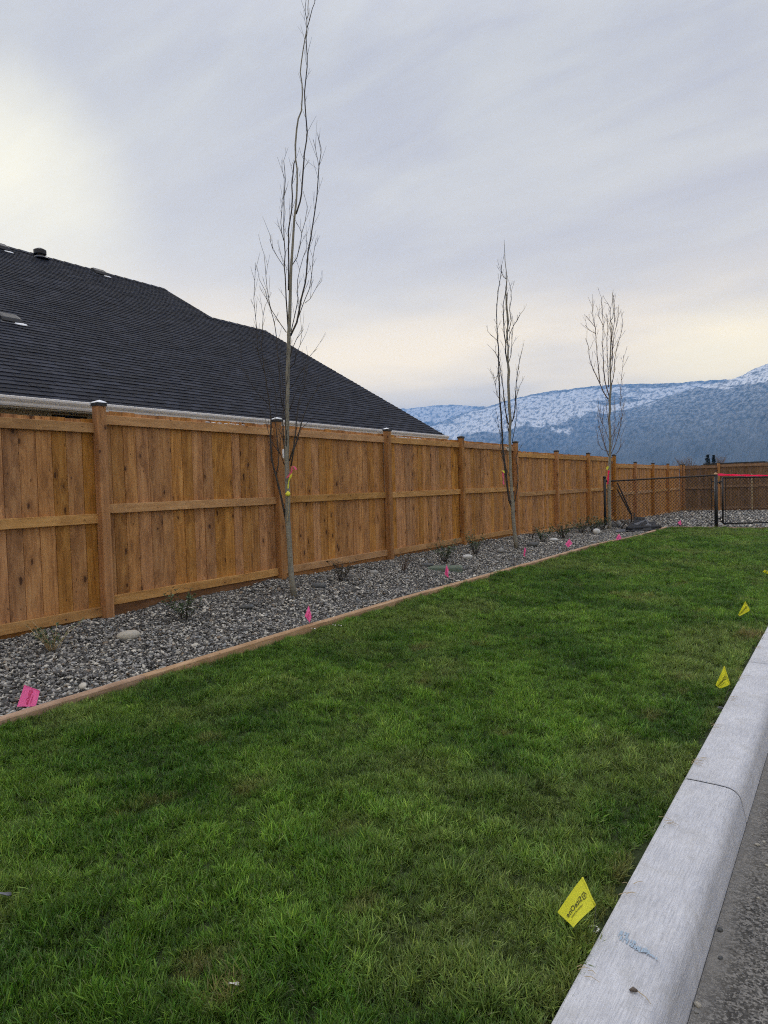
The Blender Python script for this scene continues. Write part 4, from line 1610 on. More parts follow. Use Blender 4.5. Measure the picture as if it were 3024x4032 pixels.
T3_br = [
    (ZD((1290, 1590), (1250, 1530), (1215, 1450), (1160, 1330), (1122, 1230), (1105, 1100), (1088, 1040)), 4, 1.4),
    (ZD((1215, 1440), (1195, 1250), (1180, 1080), (1170, 920), (1150, 830), (1145, 740), (1143, 680)), 3.4, 1.4),
    (ZD((1170, 920), (1120, 860), (1085, 815)), 2, 1.2),
    (ZD((1175, 980), (1120, 950), (1075, 900)), 2, 1.2),
    (ZD((1300, 1560), (1275, 1480), (1255, 1380), (1245, 1230), (1240, 1050), (1245, 900), (1235, 780), (1230, 650)), 4, 1.4),
    (ZD((1242, 900), (1205, 820), (1195, 760)), 2, 1.2),
    (ZD((1295, 1480), (1290, 1300), (1280, 1150), (1280, 1000), (1290, 920), (1275, 800)), 3.2, 1.4),
    (ZD((1318, 1480), (1345, 1350), (1355, 1200), (1380, 1080), (1410, 980), (1428, 880), (1418, 820)), 3, 1.4),
    (ZD((1315, 1240), (1335, 1120), (1345, 1000), (1370, 900), (1385, 800), (1382, 730)), 2.8, 1.4),
    (ZD((1315, 1080), (1332, 980), (1345, 900), (1352, 780), (1340, 620)), 2.6, 1.4),
    (ZD((1310, 1380), (1328, 1250), (1330, 1100), (1310, 900), (1310, 750), (1290, 700), (1255, 690)), 2.8, 1.4),
    (J(ZE((1300, 470), (1260, 360), (1220, 240), (1195, 110)), ZD((1190, 1740), (1200, 1690))), 2.4, 1.2),
    (J(ZE((1305, 470), (1350, 370), (1390, 240), (1420, 80)), ZD((1402, 1600), (1420, 1350), (1436, 1180))), 2.6, 1.2),
    (ZE((1300, 480), (1250, 330), (1240, 170), (1250, 20)), 2.2, 1.2),
    (ZE((1310, 430), (1340, 300), (1355, 120), (1345, -40)), 2.2, 1.2),
    (ZE((1300, 420), (1230, 400), (1200, 330), (1185, 240)), 2, 1.2),
    (ZE((1310, 460), (1370, 440), (1405, 380), (1412, 280)), 2, 1.2),
    (ZE((1312, 300), (1380, 180), (1430, 60), (1432, -30)), 2, 1.2),
    (ZE((1308, 350), (1270, 230), (1225, 130), (1205, 20)), 2, 1.2),
    (ZE((1308, 250), (1290, 130), (1275, 0), (1270, -120)), 2, 1.2),
]
t3, b3, w3 = tree('farthest bare columnar tree, beside the black chain link post', ZE((1303, 1145))[0], T3_trunk, T3_br, m_bark, m_twig3, 63, 0.26, 0.09, 0.0040, 1.0)

# ------------------------------------------------------------------ ribbons on the trees


def ribbon(label, name, base, world, pxs, width, mat, off=-0.05, cat='ribbon', twist=1.2):
    pts = [np.array(world(q, off)) + base for q in pxs]
    pts = smooth_line(pts, 0.02)
    m = MB()
    hd = np.array([base[0], base[1], 0.0])
    hd /= np.linalg.norm(hd)
    side = np.array([hd[1], -hd[0], 0])
    P = []
    o = pts[0]
    for i, p in enumerate(pts):
        a = twist * math.sin(i * 0.35) * 0.6
        s = side * math.cos(a) + hd * math.sin(a)
        w = width * (0.75 + 0.25 * math.sin(i * 0.9))
        q = p - o
        P.append([q - s * w / 2, q + hd * 0.004, q + s * w / 2])
    m.grid(P)
    n0 = len(m.v)
    m2 = MB()
    m2.grid([[np.array(q) + hd * 0.0025 for q in reversed(row)] for row in P])
    m.add(m2.v, m2.f)
    ob = m.build(name, mat, None, True, tuple(o))
    return tag(ob, label, cat)


ribbon('pink ribbon knotted round a branch of the tallest tree', 'ribbon', b1, w1, Z4((890, 585), (905, 570), (928, 535), (932, 512), (930, 500), (943, 488), (955, 495), (967, 518)), 0.028, m_ribpink)
ribbon('yellow ribbon hanging below the pink one on the tallest tree', 'ribbon', b1, w1, Z4((928, 540), (922, 570), (908, 605), (902, 640), (901, 670)), 0.026, m_yelrib, -0.045)
kn = MB()
v_, f_ = lump(ICO2, (0.045, 0.04, 0.06), 0.5, 77)
kc = w1(Z4((897, 712))[0], -0.06) + b1
kn.add(v_, f_)
tag(kn.build('ribbon', m_yelrib, None, True, tuple(kc)), 'crumpled yellow ribbon knot round the trunk of the tallest tree', 'ribbon')
ribbon('thin pale strap running down the trunk of the tallest tree', 'strap', b1, w1, Z4((908, 730), (906, 800), (900, 880), (893, 940), (887, 975)), 0.010, m_straw, -0.06, 'strap', 0.2)
ribbon('pink ribbon tail dangling from a branch stub of the middle tree', 'ribbon', b2, w2, ZE((308, 600), (312, 620), (310, 650), (316, 680), (312, 705), (320, 728)), 0.032, m_ribpink)
ribbon('small yellow ribbon loop on the branch stub of the middle tree', 'ribbon', b2, w2, ZE((303, 596), (312, 600), (322, 620)), 0.035, m_yelrib, -0.07)
ribbon('long bright pink ribbon on the trunk of the farthest tree', 'ribbon', b3, w3, ZE((1297, 598), (1292, 640), (1290, 690), (1285, 725)), 0.050, m_tape, -0.08, 'ribbon', 0.3)
ribbon('yellow ribbon knot on the trunk of the farthest tree', 'ribbon', b3, w3, ZE((1290, 560), (1283, 575), (1282, 590)), 0.055, m_yelrib, -0.08, 'ribbon', 0.3)


def snow(label, pos, size, seed):
    v_, f_ = lump(ICO2, size, 0.4, seed)
    m = MB()
    m.add(v_, f_)
    return tag(m.build('snow_clump', m_snow, None, True, tuple(pos)), label, 'snow')


snow('white snow clump caught beside a branch of the tallest tree', w1(Z4((866, 392))[0], 0.03) + b1, (0.03, 0.03, 0.10), 3)
ribbon('curved white strap on the fence side of the middle tree', 'strap', b2, w2, ZE((320, 386), (336, 382), (352, 390), (362, 412)), 0.05, m_white, 0.10, 'strap', 0.1)
for yk, lv, lab, s_ in ((3.875, 0.0, 'thin snow on the black cap of the fence post left of the tallest tree', 1.0), (6.275, 0.0, 'lumpy snow on the post cap behind the tallest tree', 0.95), (8.675, 0.0, 'snow on the post cap at the right end of the gutter', 0.9)):
    sc = MB()
    w_ = 0.050 * s_
    rr_s = random.Random(int(yk * 10))
    j = lambda: rr_s.uniform(-0.004, 0.004)
    sc.add([(-w_ + j(), -w_ + j(), 0), (w_ + j(), -w_ + j(), 0), (w_ + j(), w_ + j(), 0), (-w_ + j(), w_ + j(), 0),
            (-w_ * .96, -w_ * .96, 0.010 + j()), (w_ * .96, -w_ * .96, 0.010 + j()), (w_ * .96, w_ * .96, 0.010 + j()), (-w_ * .96, w_ * .96, 0.010 + j()), (j() * 3, j() * 3, 0.030)],
           [(0, 1, 5, 4), (1, 2, 6, 5), (2, 3, 7, 6), (3, 0, 4, 7), (4, 5, 8), (5, 6, 8), (6, 7, 8), (7, 4, 8)])
    tag(sc.build('snow_clump', m_snow, None, False, (FX, yk, lv + 2.243)), lab, 'snow')
rsn = random.Random(8)
m = MB()
for (ya, yb, zz) in ((9.0, 9.7, 2.143),):
    for i in range(9):
        v_, f_ = lump(ICO1, (0.02, rsn.uniform(0.05, 0.14), 0.012), 0.3, i)
        m.add(v_ + np.array([FX - 0.03, ya + (yb - ya) * i / 8, zz + 0.005]), f_)
tag(m.build('snow_clump', m_snow, None, True), 'broken line of snow along the top rail past the third post', 'snow')
m = MB()
for i in range(7):
    v_, f_ = lump(ICO1, (0.02, rsn.uniform(0.05, 0.12), 0.012), 0.3, i + 40)
    m.add(v_ + np.array([FX - 0.03, 5.2 + 0.09 * i, 2.148]), f_)
tag(m.build('snow_clump', m_snow, None, True), 'short line of snow on the top rail left of the tallest tree', 'snow')

# ------------------------------------------------------------------ marking flags


def text_mesh(body, size):
    cu = bpy.data.curves.new('print', 'FONT')
    cu.body = body
    cu.size = size
    cu.align_x = 'LEFT'
    cu.resolution_u = 2
    cu.offset = 0.016
    ob = bpy.data.objects.new('print', cu)
    COL.objects.link(ob)
    bpy.context.view_layer.update()
    me = bpy.data.meshes.new_from_object(ob.evaluated_get(bpy.context.evaluated_depsgraph_get()))
    v = np.array([q.co[:] for q in me.vertices])
    f = [tuple(p.vertices) for p in me.polygons]
    bpy.data.objects.remove(ob)
    bpy.data.meshes.remove(me)
    bpy.data.curves.remove(cu)
    return v, f


TX1 = text_mesh('SiteOne', 1.0)
TX2 = text_mesh('LANDSCAPE SUPPLY', 1.0)


def norm_text(T, u0, u1, v0, hgt):
    v, f = T
    w = v[:, 0].max() - v[:, 0].min()
    h = v[:, 1].max() - v[:, 1].min()
    uv = np.stack([u0 + (v[:, 0] - v[:, 0].min()) / w * (u1 - u0), v0 + (v[:, 1] - v[:, 1].min()) / h * hgt], 1)
    return uv, f


def logo_uv(u0, u1, v0, v1):
    """pointed badge outline with a slash leaf inside"""
    o = [(0.5, 1.0), (1.0, 0.62), (1.0, 0.12), (0.86, 0.0), (0.0, 0.0), (0.0, 0.62)]
    i = [(0.5, 0.84), (0.86, 0.56), (0.86, 0.2), (0.8, 0.14), (0.14, 0.14), (0.14, 0.56)]
    pts = o + i
    fs = [(k, (k + 1) % 6, 6 + (k + 1) % 6, 6 + k) for k in range(6)]
    pts += [(0.3, 0.3), (0.62, 0.34), (0.68, 0.66), (0.36, 0.5)]
    fs.append((12, 13, 14, 15))
    uv = np.array([(u0 + (u1 - u0) * (1 - b), v0 + (v1 - v0) * a) for a, b in pts])
    return uv, fs


def flag(label, col, group, quad_px, base_px, depth_off=0.0, curl=0.012, bow=0.0, tilt=(0, 0, 0, 0), foot=None):
    """quad: hem top A, hem foot B, far foot C, far top D; the wire leaves the hem at B"""
    base = on_ground(base_px) if foot is None else np.array(foot)
    hd = np.array([base[0], base[1], 0.0])
    hd /= np.linalg.norm(hd)
    q = [hit(p, base + hd * (depth_off + t_), hd) for p, t_ in zip(quad_px, tilt)]
    A, B, Cc, Dd = [p - base for p in q]
    nrm = np.cross(Dd - A, B - A)
    nrm /= np.linalg.norm(nrm)
    if nrm @ hd > 0:
        nrm = -nrm
    root = thing('marking_flag', label, 'marking flag', tuple(base), 0, group)
    su = (np.linalg.norm(Dd - A) + np.linalg.norm(Cc - B)) / 2

    def S(u, v, n=0.0):
        p = (1 - u) * (B + (A - B) * v) + u * (Cc + (Dd - Cc) * v)
        w = curl * math.sin(u * 3.3 + v * 1.7) * u + bow * math.sin(v * math.pi) + 0.35 * curl * math.sin(v * 7 + u * 2)
        return p + nrm * (w + n)

    m = MB()
    nu, nv = 10, 8
    m.grid([[S(i / nu, j / nv, 0.0003) for j in range(nv + 1)] for i in range(nu + 1)])
    m.grid([[S(i / nu, j / nv, -0.0003) for j in reversed(range(nv + 1))] for i in range(nu + 1)])
    fm = (m_pink if col == 'pink' else m_yel)
    fl = m.build('flag_film', fm, root, True)
    # hem sleeve round the wire
    hm = MB()
    hm.tube([S(0.0, t_, 0.0) for t_ in np.linspace(0, 1, 7)], 0.0032, 6)
    hm.build('hem', fm, root, True)
    pr = MB()
    ink = m_inkp if col == 'pink' else m_inky
    for uv, f in (norm_text(TX1, 0.27, 0.90, 0.44, 0.20), norm_text(TX2, 0.34, 0.84, 0.30, 0.065), logo_uv(0.08, 0.24, 0.40, 0.62)):
        for n in (0.0016, -0.0016):
            pr.add([S(float(a), float(b), n) for a, b in uv], f if n > 0 else [tuple(reversed(k)) for k in f])
    pr.build('print', ink, fl)
    wm_ = MB()
    mid = B * 0.5 + np.array([0.004, 0.003, 0.0])
    wm_.tube([A, B, mid, np.array([0, 0, -0.05])], 0.0013, 6)
    wm_.build('wire', m_wire, root, True)
    return root


GP, GY = 'pink marking flags in the gravel bed', 'yellow marking flags along the kerb'
flag('largest pink flag, nearest the camera, with its print facing out', 'pink', GP, Z3((197, 1034), (326, 1084), (290, 1206), (140, 1206)), Z3((372, 1170))[0], 0.0, 0.006, 0.004, (0, 0, -0.08, -0.08))
flag('narrow pink flag on the timber edging below the tallest tree', 'pink', GP, Z4((1068, 1632), (1092, 1722), (1078, 1768), (1036, 1710)), Z4((1092, 1800))[0], 0, 0.012, 0.014, (0.07, 0.01, -0.03, 0.02))
flag('narrow pink flag standing in front of the green valve box lid', 'pink', GP, Z5((538, 1195), (552, 1226), (556, 1298), (516, 1266)), Z5((535, 1310))[0], 0, 0.012, 0.014, (0.07, 0.01, -0.03, 0.02))
flag('thin folded pink flag just right of the middle tree', 'pink', GP, Z5((1176, 1048), (1186, 1060), (1180, 1126), (1160, 1112)), Z5((1176, 1140))[0], 0, 0.012, 0.014, (0.07, 0.01, -0.03, 0.02))
flag('square pink flag between the middle tree and the farthest tree', 'pink', GP, Z5((1540, 980), (1563, 1018), (1530, 1049), (1503, 1022)), Z5((1535, 1062))[0], 0, 0.006, 0.0, (0.07, 0.01, -0.03, 0.02))
flag('pink flag in front of the black fabric heap', 'pink', GP, Z6((478, 808), (497, 846), (470, 862), (452, 846)), Z6((470, 872))[0], 0, 0.014, 0.012, (0.07, 0.01, -0.03, 0.02))
flag('small pink flag in front of the chain link fence at the lawn end', 'pink', GP, Z6((966, 700), (971, 742), (958, 738), (942, 721)), Z6((968, 758))[0], 0, 0.014, 0.012, (0.07, 0.01, -0.03, 0.02))
flag('large yellow flag with mirrored print, nearest on the kerb edge', 'yellow', GY, Z7((348, 278), (440, 478), (285, 632), (165, 522)), Z7((418, 572))[0], -0.10, 0.006, 0.003, (0.07, 0.01, -0.03, 0.04))
flag('curled yellow flag in the grass edge, second along the kerb', 'yellow', GY, Z8((777, 933), (828, 1096), (735, 1128), (702, 1104)), Z8((765, 1245))[0], 0, 0.016, 0.012)
flag('swept back yellow flag on a leaning wire beside the brown grass patch', 'yellow', GY, Z8((960, 372), (1003, 450), (908, 501), (899, 488)), Z8((1075, 566))[0], 0, 0.014, 0.0)
flag('farthest yellow flag at the lawn edge', 'yellow', GY, Z8((1130, 95), (1172, 118), (1158, 133), (1112, 116)), Z8((1185, 175))[0], 0, 0.012, 0.0)

# ------------------------------------------------------------------ sprinkler heads, valve box
for h, lab in zip(HEADS, ('white ringed sprinkler head against the timber edging', 'white ringed sprinkler head in a bare hole under the large yellow flag', 'grey sprinkler head against the kerb under the curled yellow flag')):
    s = thing('sprinkler_head', lab, 'sprinkler', (h[0], h[1], float(zg(h[0], h[1])) - 0.03))
    rg = MB()
    ring = [(0.015 * math.cos(a), 0.015 * math.sin(a), 0.0) for a in np.linspace(0, 2 * math.pi, 21)]
    rg.tube(ring, 0.0035, 6, False)
    rg.build('ring', m_white if 'white' in lab else m_flash, s, True)
    MB().tube([(0, 0, -0.08), (0, 0, -0.004), (0, 0, 0.002)], [0.017, 0.017, 0.010], 16).build('body', m_vent, s)
vb = on_ground(Z5((525, 1222))[0])
v = thing('valve_box', 'flat green irrigation valve box lid in the gravel', 'valve box', (vb[0], vb[1], vb[2] + 0.01), R(28))
MB().bev_box((-0.24, -0.17, -0.06), (0.24, 0.17, 0.012), 0.012).build('body', m_greenlid, v)
MB().bev_box((-0.215, -0.145, 0.0), (0.215, 0.145, 0.022), 0.02).build('lid', m_greenlid, v)
MB().tube([(0.17, 0, 0.021), (0.17, 0, 0.026)], 0.014, 10).build('bolt', m_vent, v)

# ------------------------------------------------------------------ larger stones
mr_pale = rock_mat('pale_stone', (0.30, 0.28, 0.235), (0.52, 0.49, 0.42))
mr_white = rock_mat('whitish_stone', (0.46, 0.46, 0.44), (0.66, 0.66, 0.64))
mr_dark = rock_mat('slate_stone', (0.045, 0.048, 0.05), (0.15, 0.155, 0.155))
mr_grey = rock_mat('grey_stone', (0.19, 0.19, 0.18), (0.36, 0.355, 0.34))
for (px, sz, mt, lab, rz) in (
        (Z3((1050, 650))[0], (0.20, 0.12, 0.085), mr_pale, 'pale rounded stone on the gravel between two low shrubs', 0.6),
        (Z4((1150, 1480))[0], (0.17, 0.12, 0.075), mr_dark, 'dark layered stone right of the tallest tree', 0.5),
        (Z4((560, 1645))[0], (0.15, 0.10, 0.045), mr_dark, 'flat dark slate left of the tallest tree', 0.7),
        (Z4((1600, 1372))[0], (0.13, 0.10, 0.07), mr_grey, 'light grey stone close under the fence past the tallest tree', 0.2),
        (Z5((705, 1137))[0], (0.17, 0.12, 0.08), mr_white, 'white flat stone between two leafy shrubs', 0.6),
        (Z5((975, 1085))[0], (0.13, 0.10, 0.08), mr_grey, 'round grey stone left of the middle tree', 0.1),
        (Z5((1235, 1037))[0], (0.21, 0.14, 0.09), mr_dark, 'dark rough stone right of the middle tree', 0.7),
        (Z5((1410, 997))[0], (0.17, 0.11, 0.075), mr_white, 'white stone behind the square pink flag', 0.5),
        (Z5((380, 1202))[0], (0.19, 0.13, 0.06), mr_dark, 'dark stone left of the valve box lid', 0.7),
        (Z6((297, 806))[0], (0.18, 0.15, 0.14), mr_white, 'white egg shaped stone left of the farthest tree', 0.4),
        (Z6((440, 760))[0], (0.30, 0.2, 0.16), mr_dark, 'dark stone behind the trunk of the farthest tree', 0.4)):
    g = on_ground(px)
    v_, f_ = lump(ICO3, sz, 0.16, int(g[1] * 100))
    m = MB()
    m.add(v_, f_)
    ob = m.build('stone', mt, None, True, (g[0], g[1], g[2] + sz[2] * 0.30))
    ob.rotation_euler = (0.05, -0.04, rz)
    tag(ob, lab, 'stone', 'larger stones on the gravel bed')

# ------------------------------------------------------------------ shrubs


def shrub(px, label, h, spread, nstem, leaves, seed, lmat=m_leaf, smat=None):
    r_ = np.random.default_rng(seed)
    g = on_ground(px)
    root = thing('shrub', label, 'shrub', tuple(g), 0, 'young shrubs along the fence')
    st, lf = MB(), MB()
    for i in range(nstem):
        a = r_.uniform(0, 6.283)
        d = np.array([math.cos(a) * spread, math.sin(a) * spread, 0])
        hh = h * r_.uniform(0.55, 1.05)
        b0 = d * 0.15 * r_.uniform(0, 1)
        k = r_.uniform(0.3, 1.0)
        pts = [b0 + np.array([0, 0, -0.02])] + [b0 + d * k * t_ ** 1.3 + np.array([0, 0, hh * t_]) + r_.normal(0, 0.006, 3) for t_ in (0.3, 0.6, 0.85, 1.0)]
        st.tube(pts, [0.0035, 0.003, 0.0025, 0.002, 0.0012], 5)
        for j in range(int(leaves * r_.uniform(1.0, 1.8))):
            t_ = r_.uniform(0.25, 1.0)
            q = t_ * 4
            i0 = min(int(q), 3)
            p = np.array(pts[i0]) + (np.array(pts[i0 + 1]) - np.array(pts[i0])) * (q - i0)
            la = r_.uniform(0, 6.283)
            el = r_.uniform(-0.2, 0.9)
            ld = np.array([math.cos(la) * math.cos(el), math.sin(la) * math.cos(el), math.sin(el)])
            sd = np.cross(ld, [0, 0, 1.0])
            sd /= np.linalg.norm(sd) + 1e-6
            up = np.cross(sd, ld)
            L_ = r_.uniform(0.022, 0.045)
            w_ = L_ * r_.uniform(0.22, 0.36)
            lf.add([p, p + ld * L_ * .5 + sd * w_ + up * .003, p + ld * L_, p + ld * L_ * .5 - sd * w_ + up * .003, p + ld * L_ * .5 - up * 0.002],
                   [(0, 1, 4), (1, 2, 4), (2, 3, 4), (3, 0, 4)])
    st.build('stem', smat or m_branch, root, True)
    if lf.v:
        lf.build('foliage', lmat, root)
    return root


shrub(Z3((430, 745))[0], 'sparse grassy shrub nearest the camera at the left', 0.20, 0.24, 20, 4, 1, m_leaf, m_straw)
shrub(Z3((1515, 515))[0], 'leafy dark green shrub in front of the second fence bay', 0.32, 0.20, 16, 11, 2)
shrub(Z4((1340, 1420))[0], 'sparse shrub right of the tallest tree', 0.26, 0.20, 16, 8, 3, m_leafb)
shrub(Z5((180, 1245))[0], 'leafless reddish twiggy shrub left of the valve box lid', 0.26, 0.15, 14, 2, 4, m_leafb, m_twig3)
shrub(Z5((520, 1170))[0], 'bushy green shrub behind the valve box lid', 0.36, 0.26, 18, 14, 5)
shrub(Z5((775, 1105))[0], 'green shrub left of the round grey stone', 0.40, 0.24, 16, 13, 6)
shrub(Z5((1325, 1005))[0], 'bushy green shrub left of the white stone and square flag', 0.30, 0.26, 18, 14, 7)
shrub(Z5((1495, 970))[0], 'brownish shrub behind the square pink flag', 0.34, 0.28, 18, 8, 8, m_leafb, m_twig3)
shrub(Z5((1225, 975))[0], 'thin pale shrub close to the fence right of the middle tree', 0.22, 0.22, 14, 5, 9, m_leafb)
shrub(Z6((30, 845))[0], 'green shrub half way between the middle and farthest trees', 0.32, 0.30, 18, 13, 10)
shrub(Z6((185, 800))[0], 'wide low shrub under the seventh fence bay', 0.38, 0.45, 26, 12, 11)
shrub(Z6((265, 795))[0], 'dense low shrub left of the white egg shaped stone', 0.36, 0.40, 24, 14, 12)
shrub(Z6((345, 775))[0], 'low shrub at the foot of the black chain link post', 0.30, 0.30, 18, 12, 13)
shrub(Z6((490, 770))[0], 'scrubby growth between the farthest tree and the fabric heap', 0.30, 0.35, 16, 8, 14, m_leafb)

# ------------------------------------------------------------------ chain link fence and gate
cl = thing('chain_link_fence', 'black chain link fence panel across the end of the lawn', 'chain link fence', (0, 0, 0))
gt = thing('chain_link_gate', 'black framed chain link gate right of the gate post', 'gate', (0, 0, 0))
NRM = np.array([-CL_D[1], CL_D[0], 0.0])
A3 = np.array([CL_A[0], CL_A[1], float(zg(*CL_A))])
LEN = 2.846
DIR3 = np.array([CL_D[0], CL_D[1], 0])


def cl_pt(s, z, off=0.0):
    g = A3 + DIR3 * s + NRM * off
    return np.array([g[0], g[1], z])


Z_A, Z_B = float(zg(*CL_A)), float(zg(*(CL_A + CL_D * LEN)))
Zbot = lambda s: Z_A + (Z_B - Z_A) * s / LEN
TOPA, TOPB = 1.405, 1.435


def clpost(s, z0, z1, r, root, knob=None):
    m = MB()
    m.tube([cl_pt(s, z0 - 0.3), cl_pt(s, z1)], r, 14)
    o = m.build('post', m_black, root, True)
    k = MB()
    k.tube([cl_pt(s, z1 - 0.01), cl_pt(s, z1 + 0.015), cl_pt(s, z1 + 0.04), cl_pt(s, z1 + 0.05)], [r * 1.12, r * 1.15, r * 0.8, 0.004], 14)
    k.build('post_cap', knob or m_black, o, True)


clpost(0.0, Z_A, 1.455, 0.037, cl)
clpost(LEN, Z_B, 1.455, 0.044, cl, m_edge)
MB().tube([cl_pt(0.03, TOPA - 0.05), cl_pt(LEN - 0.03, TOPB)], 0.021, 10).build('top_rail', plain('dusty_black_rail', (0.035, 0.028, 0.024), 0.6, 0.3, 0, 0.5, 25), cl, True)


def chain(root, s0, s1, zb0, zb1, zt0, zt1, pitch=0.085, off=0.03):
    m = MB()
    W = s1 - s0
    H = ((zt0 - zb0) + (zt1 - zb1)) / 2
    for sg in (1, -1):
        k = -int(H / pitch) - 1
        while k * pitch < W + H:
            # line u = k*pitch + sg*v, v from 0 to H, clipped to 0..W
            v0, v1 = 0.0, H
            c = k * pitch
            if sg > 0:
                v0, v1 = max(v0, -c), min(v1, W - c)
            else:
                v0, v1 = max(v0, c - W), min(v1, c)
            k += 1
            if v1 - v0 < 0.01:
                continue
            pts = []
            for v in (v0, v1):
                u = c + sg * v
                t = u / W
                zb, zt = zb0 + (zb1 - zb0) * t, zt0 + (zt1 - zt0) * t
                pts.append(cl_pt(s0 + u, zb + (zt - zb) * v / H, off + sg * 0.003))
            m.tube(pts, 0.0042, 4, False)
    o = m.build('wire_mesh', m_black, root)
    o['kind'] = 'stuff'
    return o


chain(cl, 0.06, LEN - 0.06, Zbot(0) + 0.02, Zbot(LEN) + 0.02, TOPA - 0.05, TOPB - 0.01)
for s in (0.09, LEN - 0.10):
    MB().tube([cl_pt(s, Zbot(s) + 0.02, 0.03), cl_pt(s, TOPB - 0.06, 0.03)], 0.009, 6).build('tension_bar', m_black, cl)
    for q in (0.12, 0.42, 0.72, 0.92):
        z = Zbot(s) + 0.02 + (1.3) * q
        e = 0.0 if s < 1 else LEN
        MB().tube([cl_pt(s, z, 0.035), cl_pt(e, z, 0.05)], 0.010, 6).build('tension_band', m_black, cl)
# gate leaf
G0, G1 = LEN + 0.17, LEN + 1.46
zb, zt = Z_B + 0.10, 1.365
for a, b in (((G0, zb), (G0, zt)), ((G1, zb), (G1, zt)), ((G0, zt), (G1, zt - 0.01)), ((G0, zb), (G1, zb - 0.0))):
    MB().tube([cl_pt(*a), cl_pt(*b)], 0.021, 10).build('frame_tube', m_black, gt, True)
chain(gt, G0 + 0.05, G1 - 0.05, zb + 0.01, zb + 0.01, zt - 0.01, zt - 0.01, 0.085, 0.0)
for s in (G0 + 0.07, G1 - 0.07):
    MB().tube([cl_pt(s, zb, 0.0), cl_pt(s, zt, 0.0)], 0.008, 6).build('tension_bar', m_black, gt)
for z in (zb + 0.13, zt - 0.12):
    h = MB()
    h.tube([cl_pt(LEN + 0.02, z), cl_pt(LEN + 0.10, z)], 0.018, 8)
    h.tube([cl_pt(LEN + 0.10, z - 0.04), cl_pt(LEN + 0.10, z + 0.05)], 0.016, 8)
    h.tube([cl_pt(LEN + 0.10, z + 0.02), cl_pt(G0, z + 0.02)], 0.016, 8)
    h.build('hinge', m_black, gt, True)
clpost(LEN + 1.62, Z_B - 0.03, 1.455, 0.04, gt)
# pink tape strung over the gate
tp = MB()
P = []
for i in range(30):
    t_ = i / 29
    s = LEN + 0.03 + 1.62 * t_
    w_ = 0.062 * (1 - 0.45 * t_) * (0.85 + 0.15 * math.sin(i * 1.1))
    z = 1.452 - 0.070 * t_ - 0.012 * math.sin(t_ * math.pi)
    P.append([cl_pt(s, z + w_ / 2, -0.055 + 0.008 * math.sin(i * 0.8)), cl_pt(s, z, -0.060), cl_pt(s, z - w_ / 2, -0.055 - 0.008 * math.sin(i * 0.8 + 1))])
tp.grid(P)
tp.grid([[p - NRM * 0.003 for p in reversed(r_)] for r_ in P])
tag(tp.build('flagging_tape', m_tape, None, True), 'bright pink flagging tape strung over the top of the gate', 'tape')

# ------------------------------------------------------------------ tool and fabric heap by the chain link fence
foot = on_ground(Z6((588, 712))[0])
tool = thing('post_hole_digger', 'two handled post hole digger leaning against the wooden fence', 'tool', tuple(foot))
topA = hit(Z6((464, 405))[0], (-5.735, 0, 0), (1, 0, 0)) - foot
topB = hit(Z6((462, 455))[0], (-5.735, 0, 0), (1, 0, 0)) - foot
piv = np.array([-0.05, -0.02, 0.22])
for tpnt, nm in ((topA, 0.03), (topB, -0.03)):
    MB().tube([piv + np.array([0.0, nm, 0]), (piv + tpnt) / 2 + np.array([0, nm, 0.01]), tpnt], 0.021, 8).build('handle', m_handle, tool, True)
for sgn in (-1, 1):
    b_ = MB()
    P = []
    for i in range(6):
        z = 0.26 - 0.27 * i / 5
        P.append([(0.055 * math.cos(a) * sgn, 0.055 * math.sin(a) + sgn * 0.03, z) for a in np.linspace(-1.2, 1.2, 6)])
    b_.grid(P)
    b_.grid([[(x * 0.93, y, z) for x, y, z in reversed(q)] for q in P])
    b_.build('blade', m_rust, tool, True)

vf = VN(71)


def crumple(name, label, corners, amp, mat, seed, loc_h=0.0, nu=26, nv=18, fold=5.0):
    c4 = [np.array(c) for c in corners]
    o = sum(c4) / 4
    P = []
    for i in range(nu):
        row = []
        for j in range(nv):
            u, v_ = i / (nu - 1), j / (nv - 1)
            p = (c4[0] * (1 - u) + c4[1] * u) * (1 - v_) + (c4[3] * (1 - u) + c4[2] * u) * v_
            e = min(u, 1 - u, v_, 1 - v_) * 4
            n = abs(float(vf.fbm(np.array(u * fold + seed), np.array(v_ * fold * 0.7 + seed), 3)) - 0.5) * 2
            p = p + np.array([(n - .4) * 0.06, (n - .3) * 0.08, amp * n * min(1, 0.25 + e)])
            row.append(p - o)
        P.append(row)
    m = MB()
    m.grid(P)
    m.grid([[q - np.array([0, 0, 0.006]) for q in reversed(r_)] for r_ in P])
    return tag(m.build(name, mat, None, False, tuple(o)), label, 'fabric')


def gpx(px, dz=0.0):
    g = on_ground(px)
    return g + np.array([0, 0, dz])


H1, H2, H3, H4 = [gpx(q, 0.015) for q in Z6((530, 795), (795, 783), (770, 745), (560, 752))]
H3 = H3 + np.array([0, 0, 0.10])
H4 = H4 + np.array([0, 0, 0.07])
crumple('landscape_fabric', 'crumpled black landscape fabric heaped beside the chain link fence', (H1, H2, H3, H4), 0.12, m_sheet, 3.1)
K1, K2, K3, K4 = [gpx(q, 0.03) for q in Z6((610, 768), (745, 768), (700, 752), (600, 757))]
crumple('landscape_fabric', 'dusty grey folded flap standing up on the black fabric heap', (K1, K2, K3 + np.array([0, 0, 0.17]), K4 + np.array([0, 0, 0.06])), 0.08, m_dust, 8.4, 0, 16, 12, 3)
K1, K2, K3, K4 = [gpx(q, 0.02) for q in Z6((440, 802), (535, 798), (530, 778), (470, 780))]
crumple('landscape_fabric', 'pale dusty fabric edge lying left of the black heap', (K1, K2, K3, K4), 0.04, m_dust, 5.9, 0, 16, 10, 3)
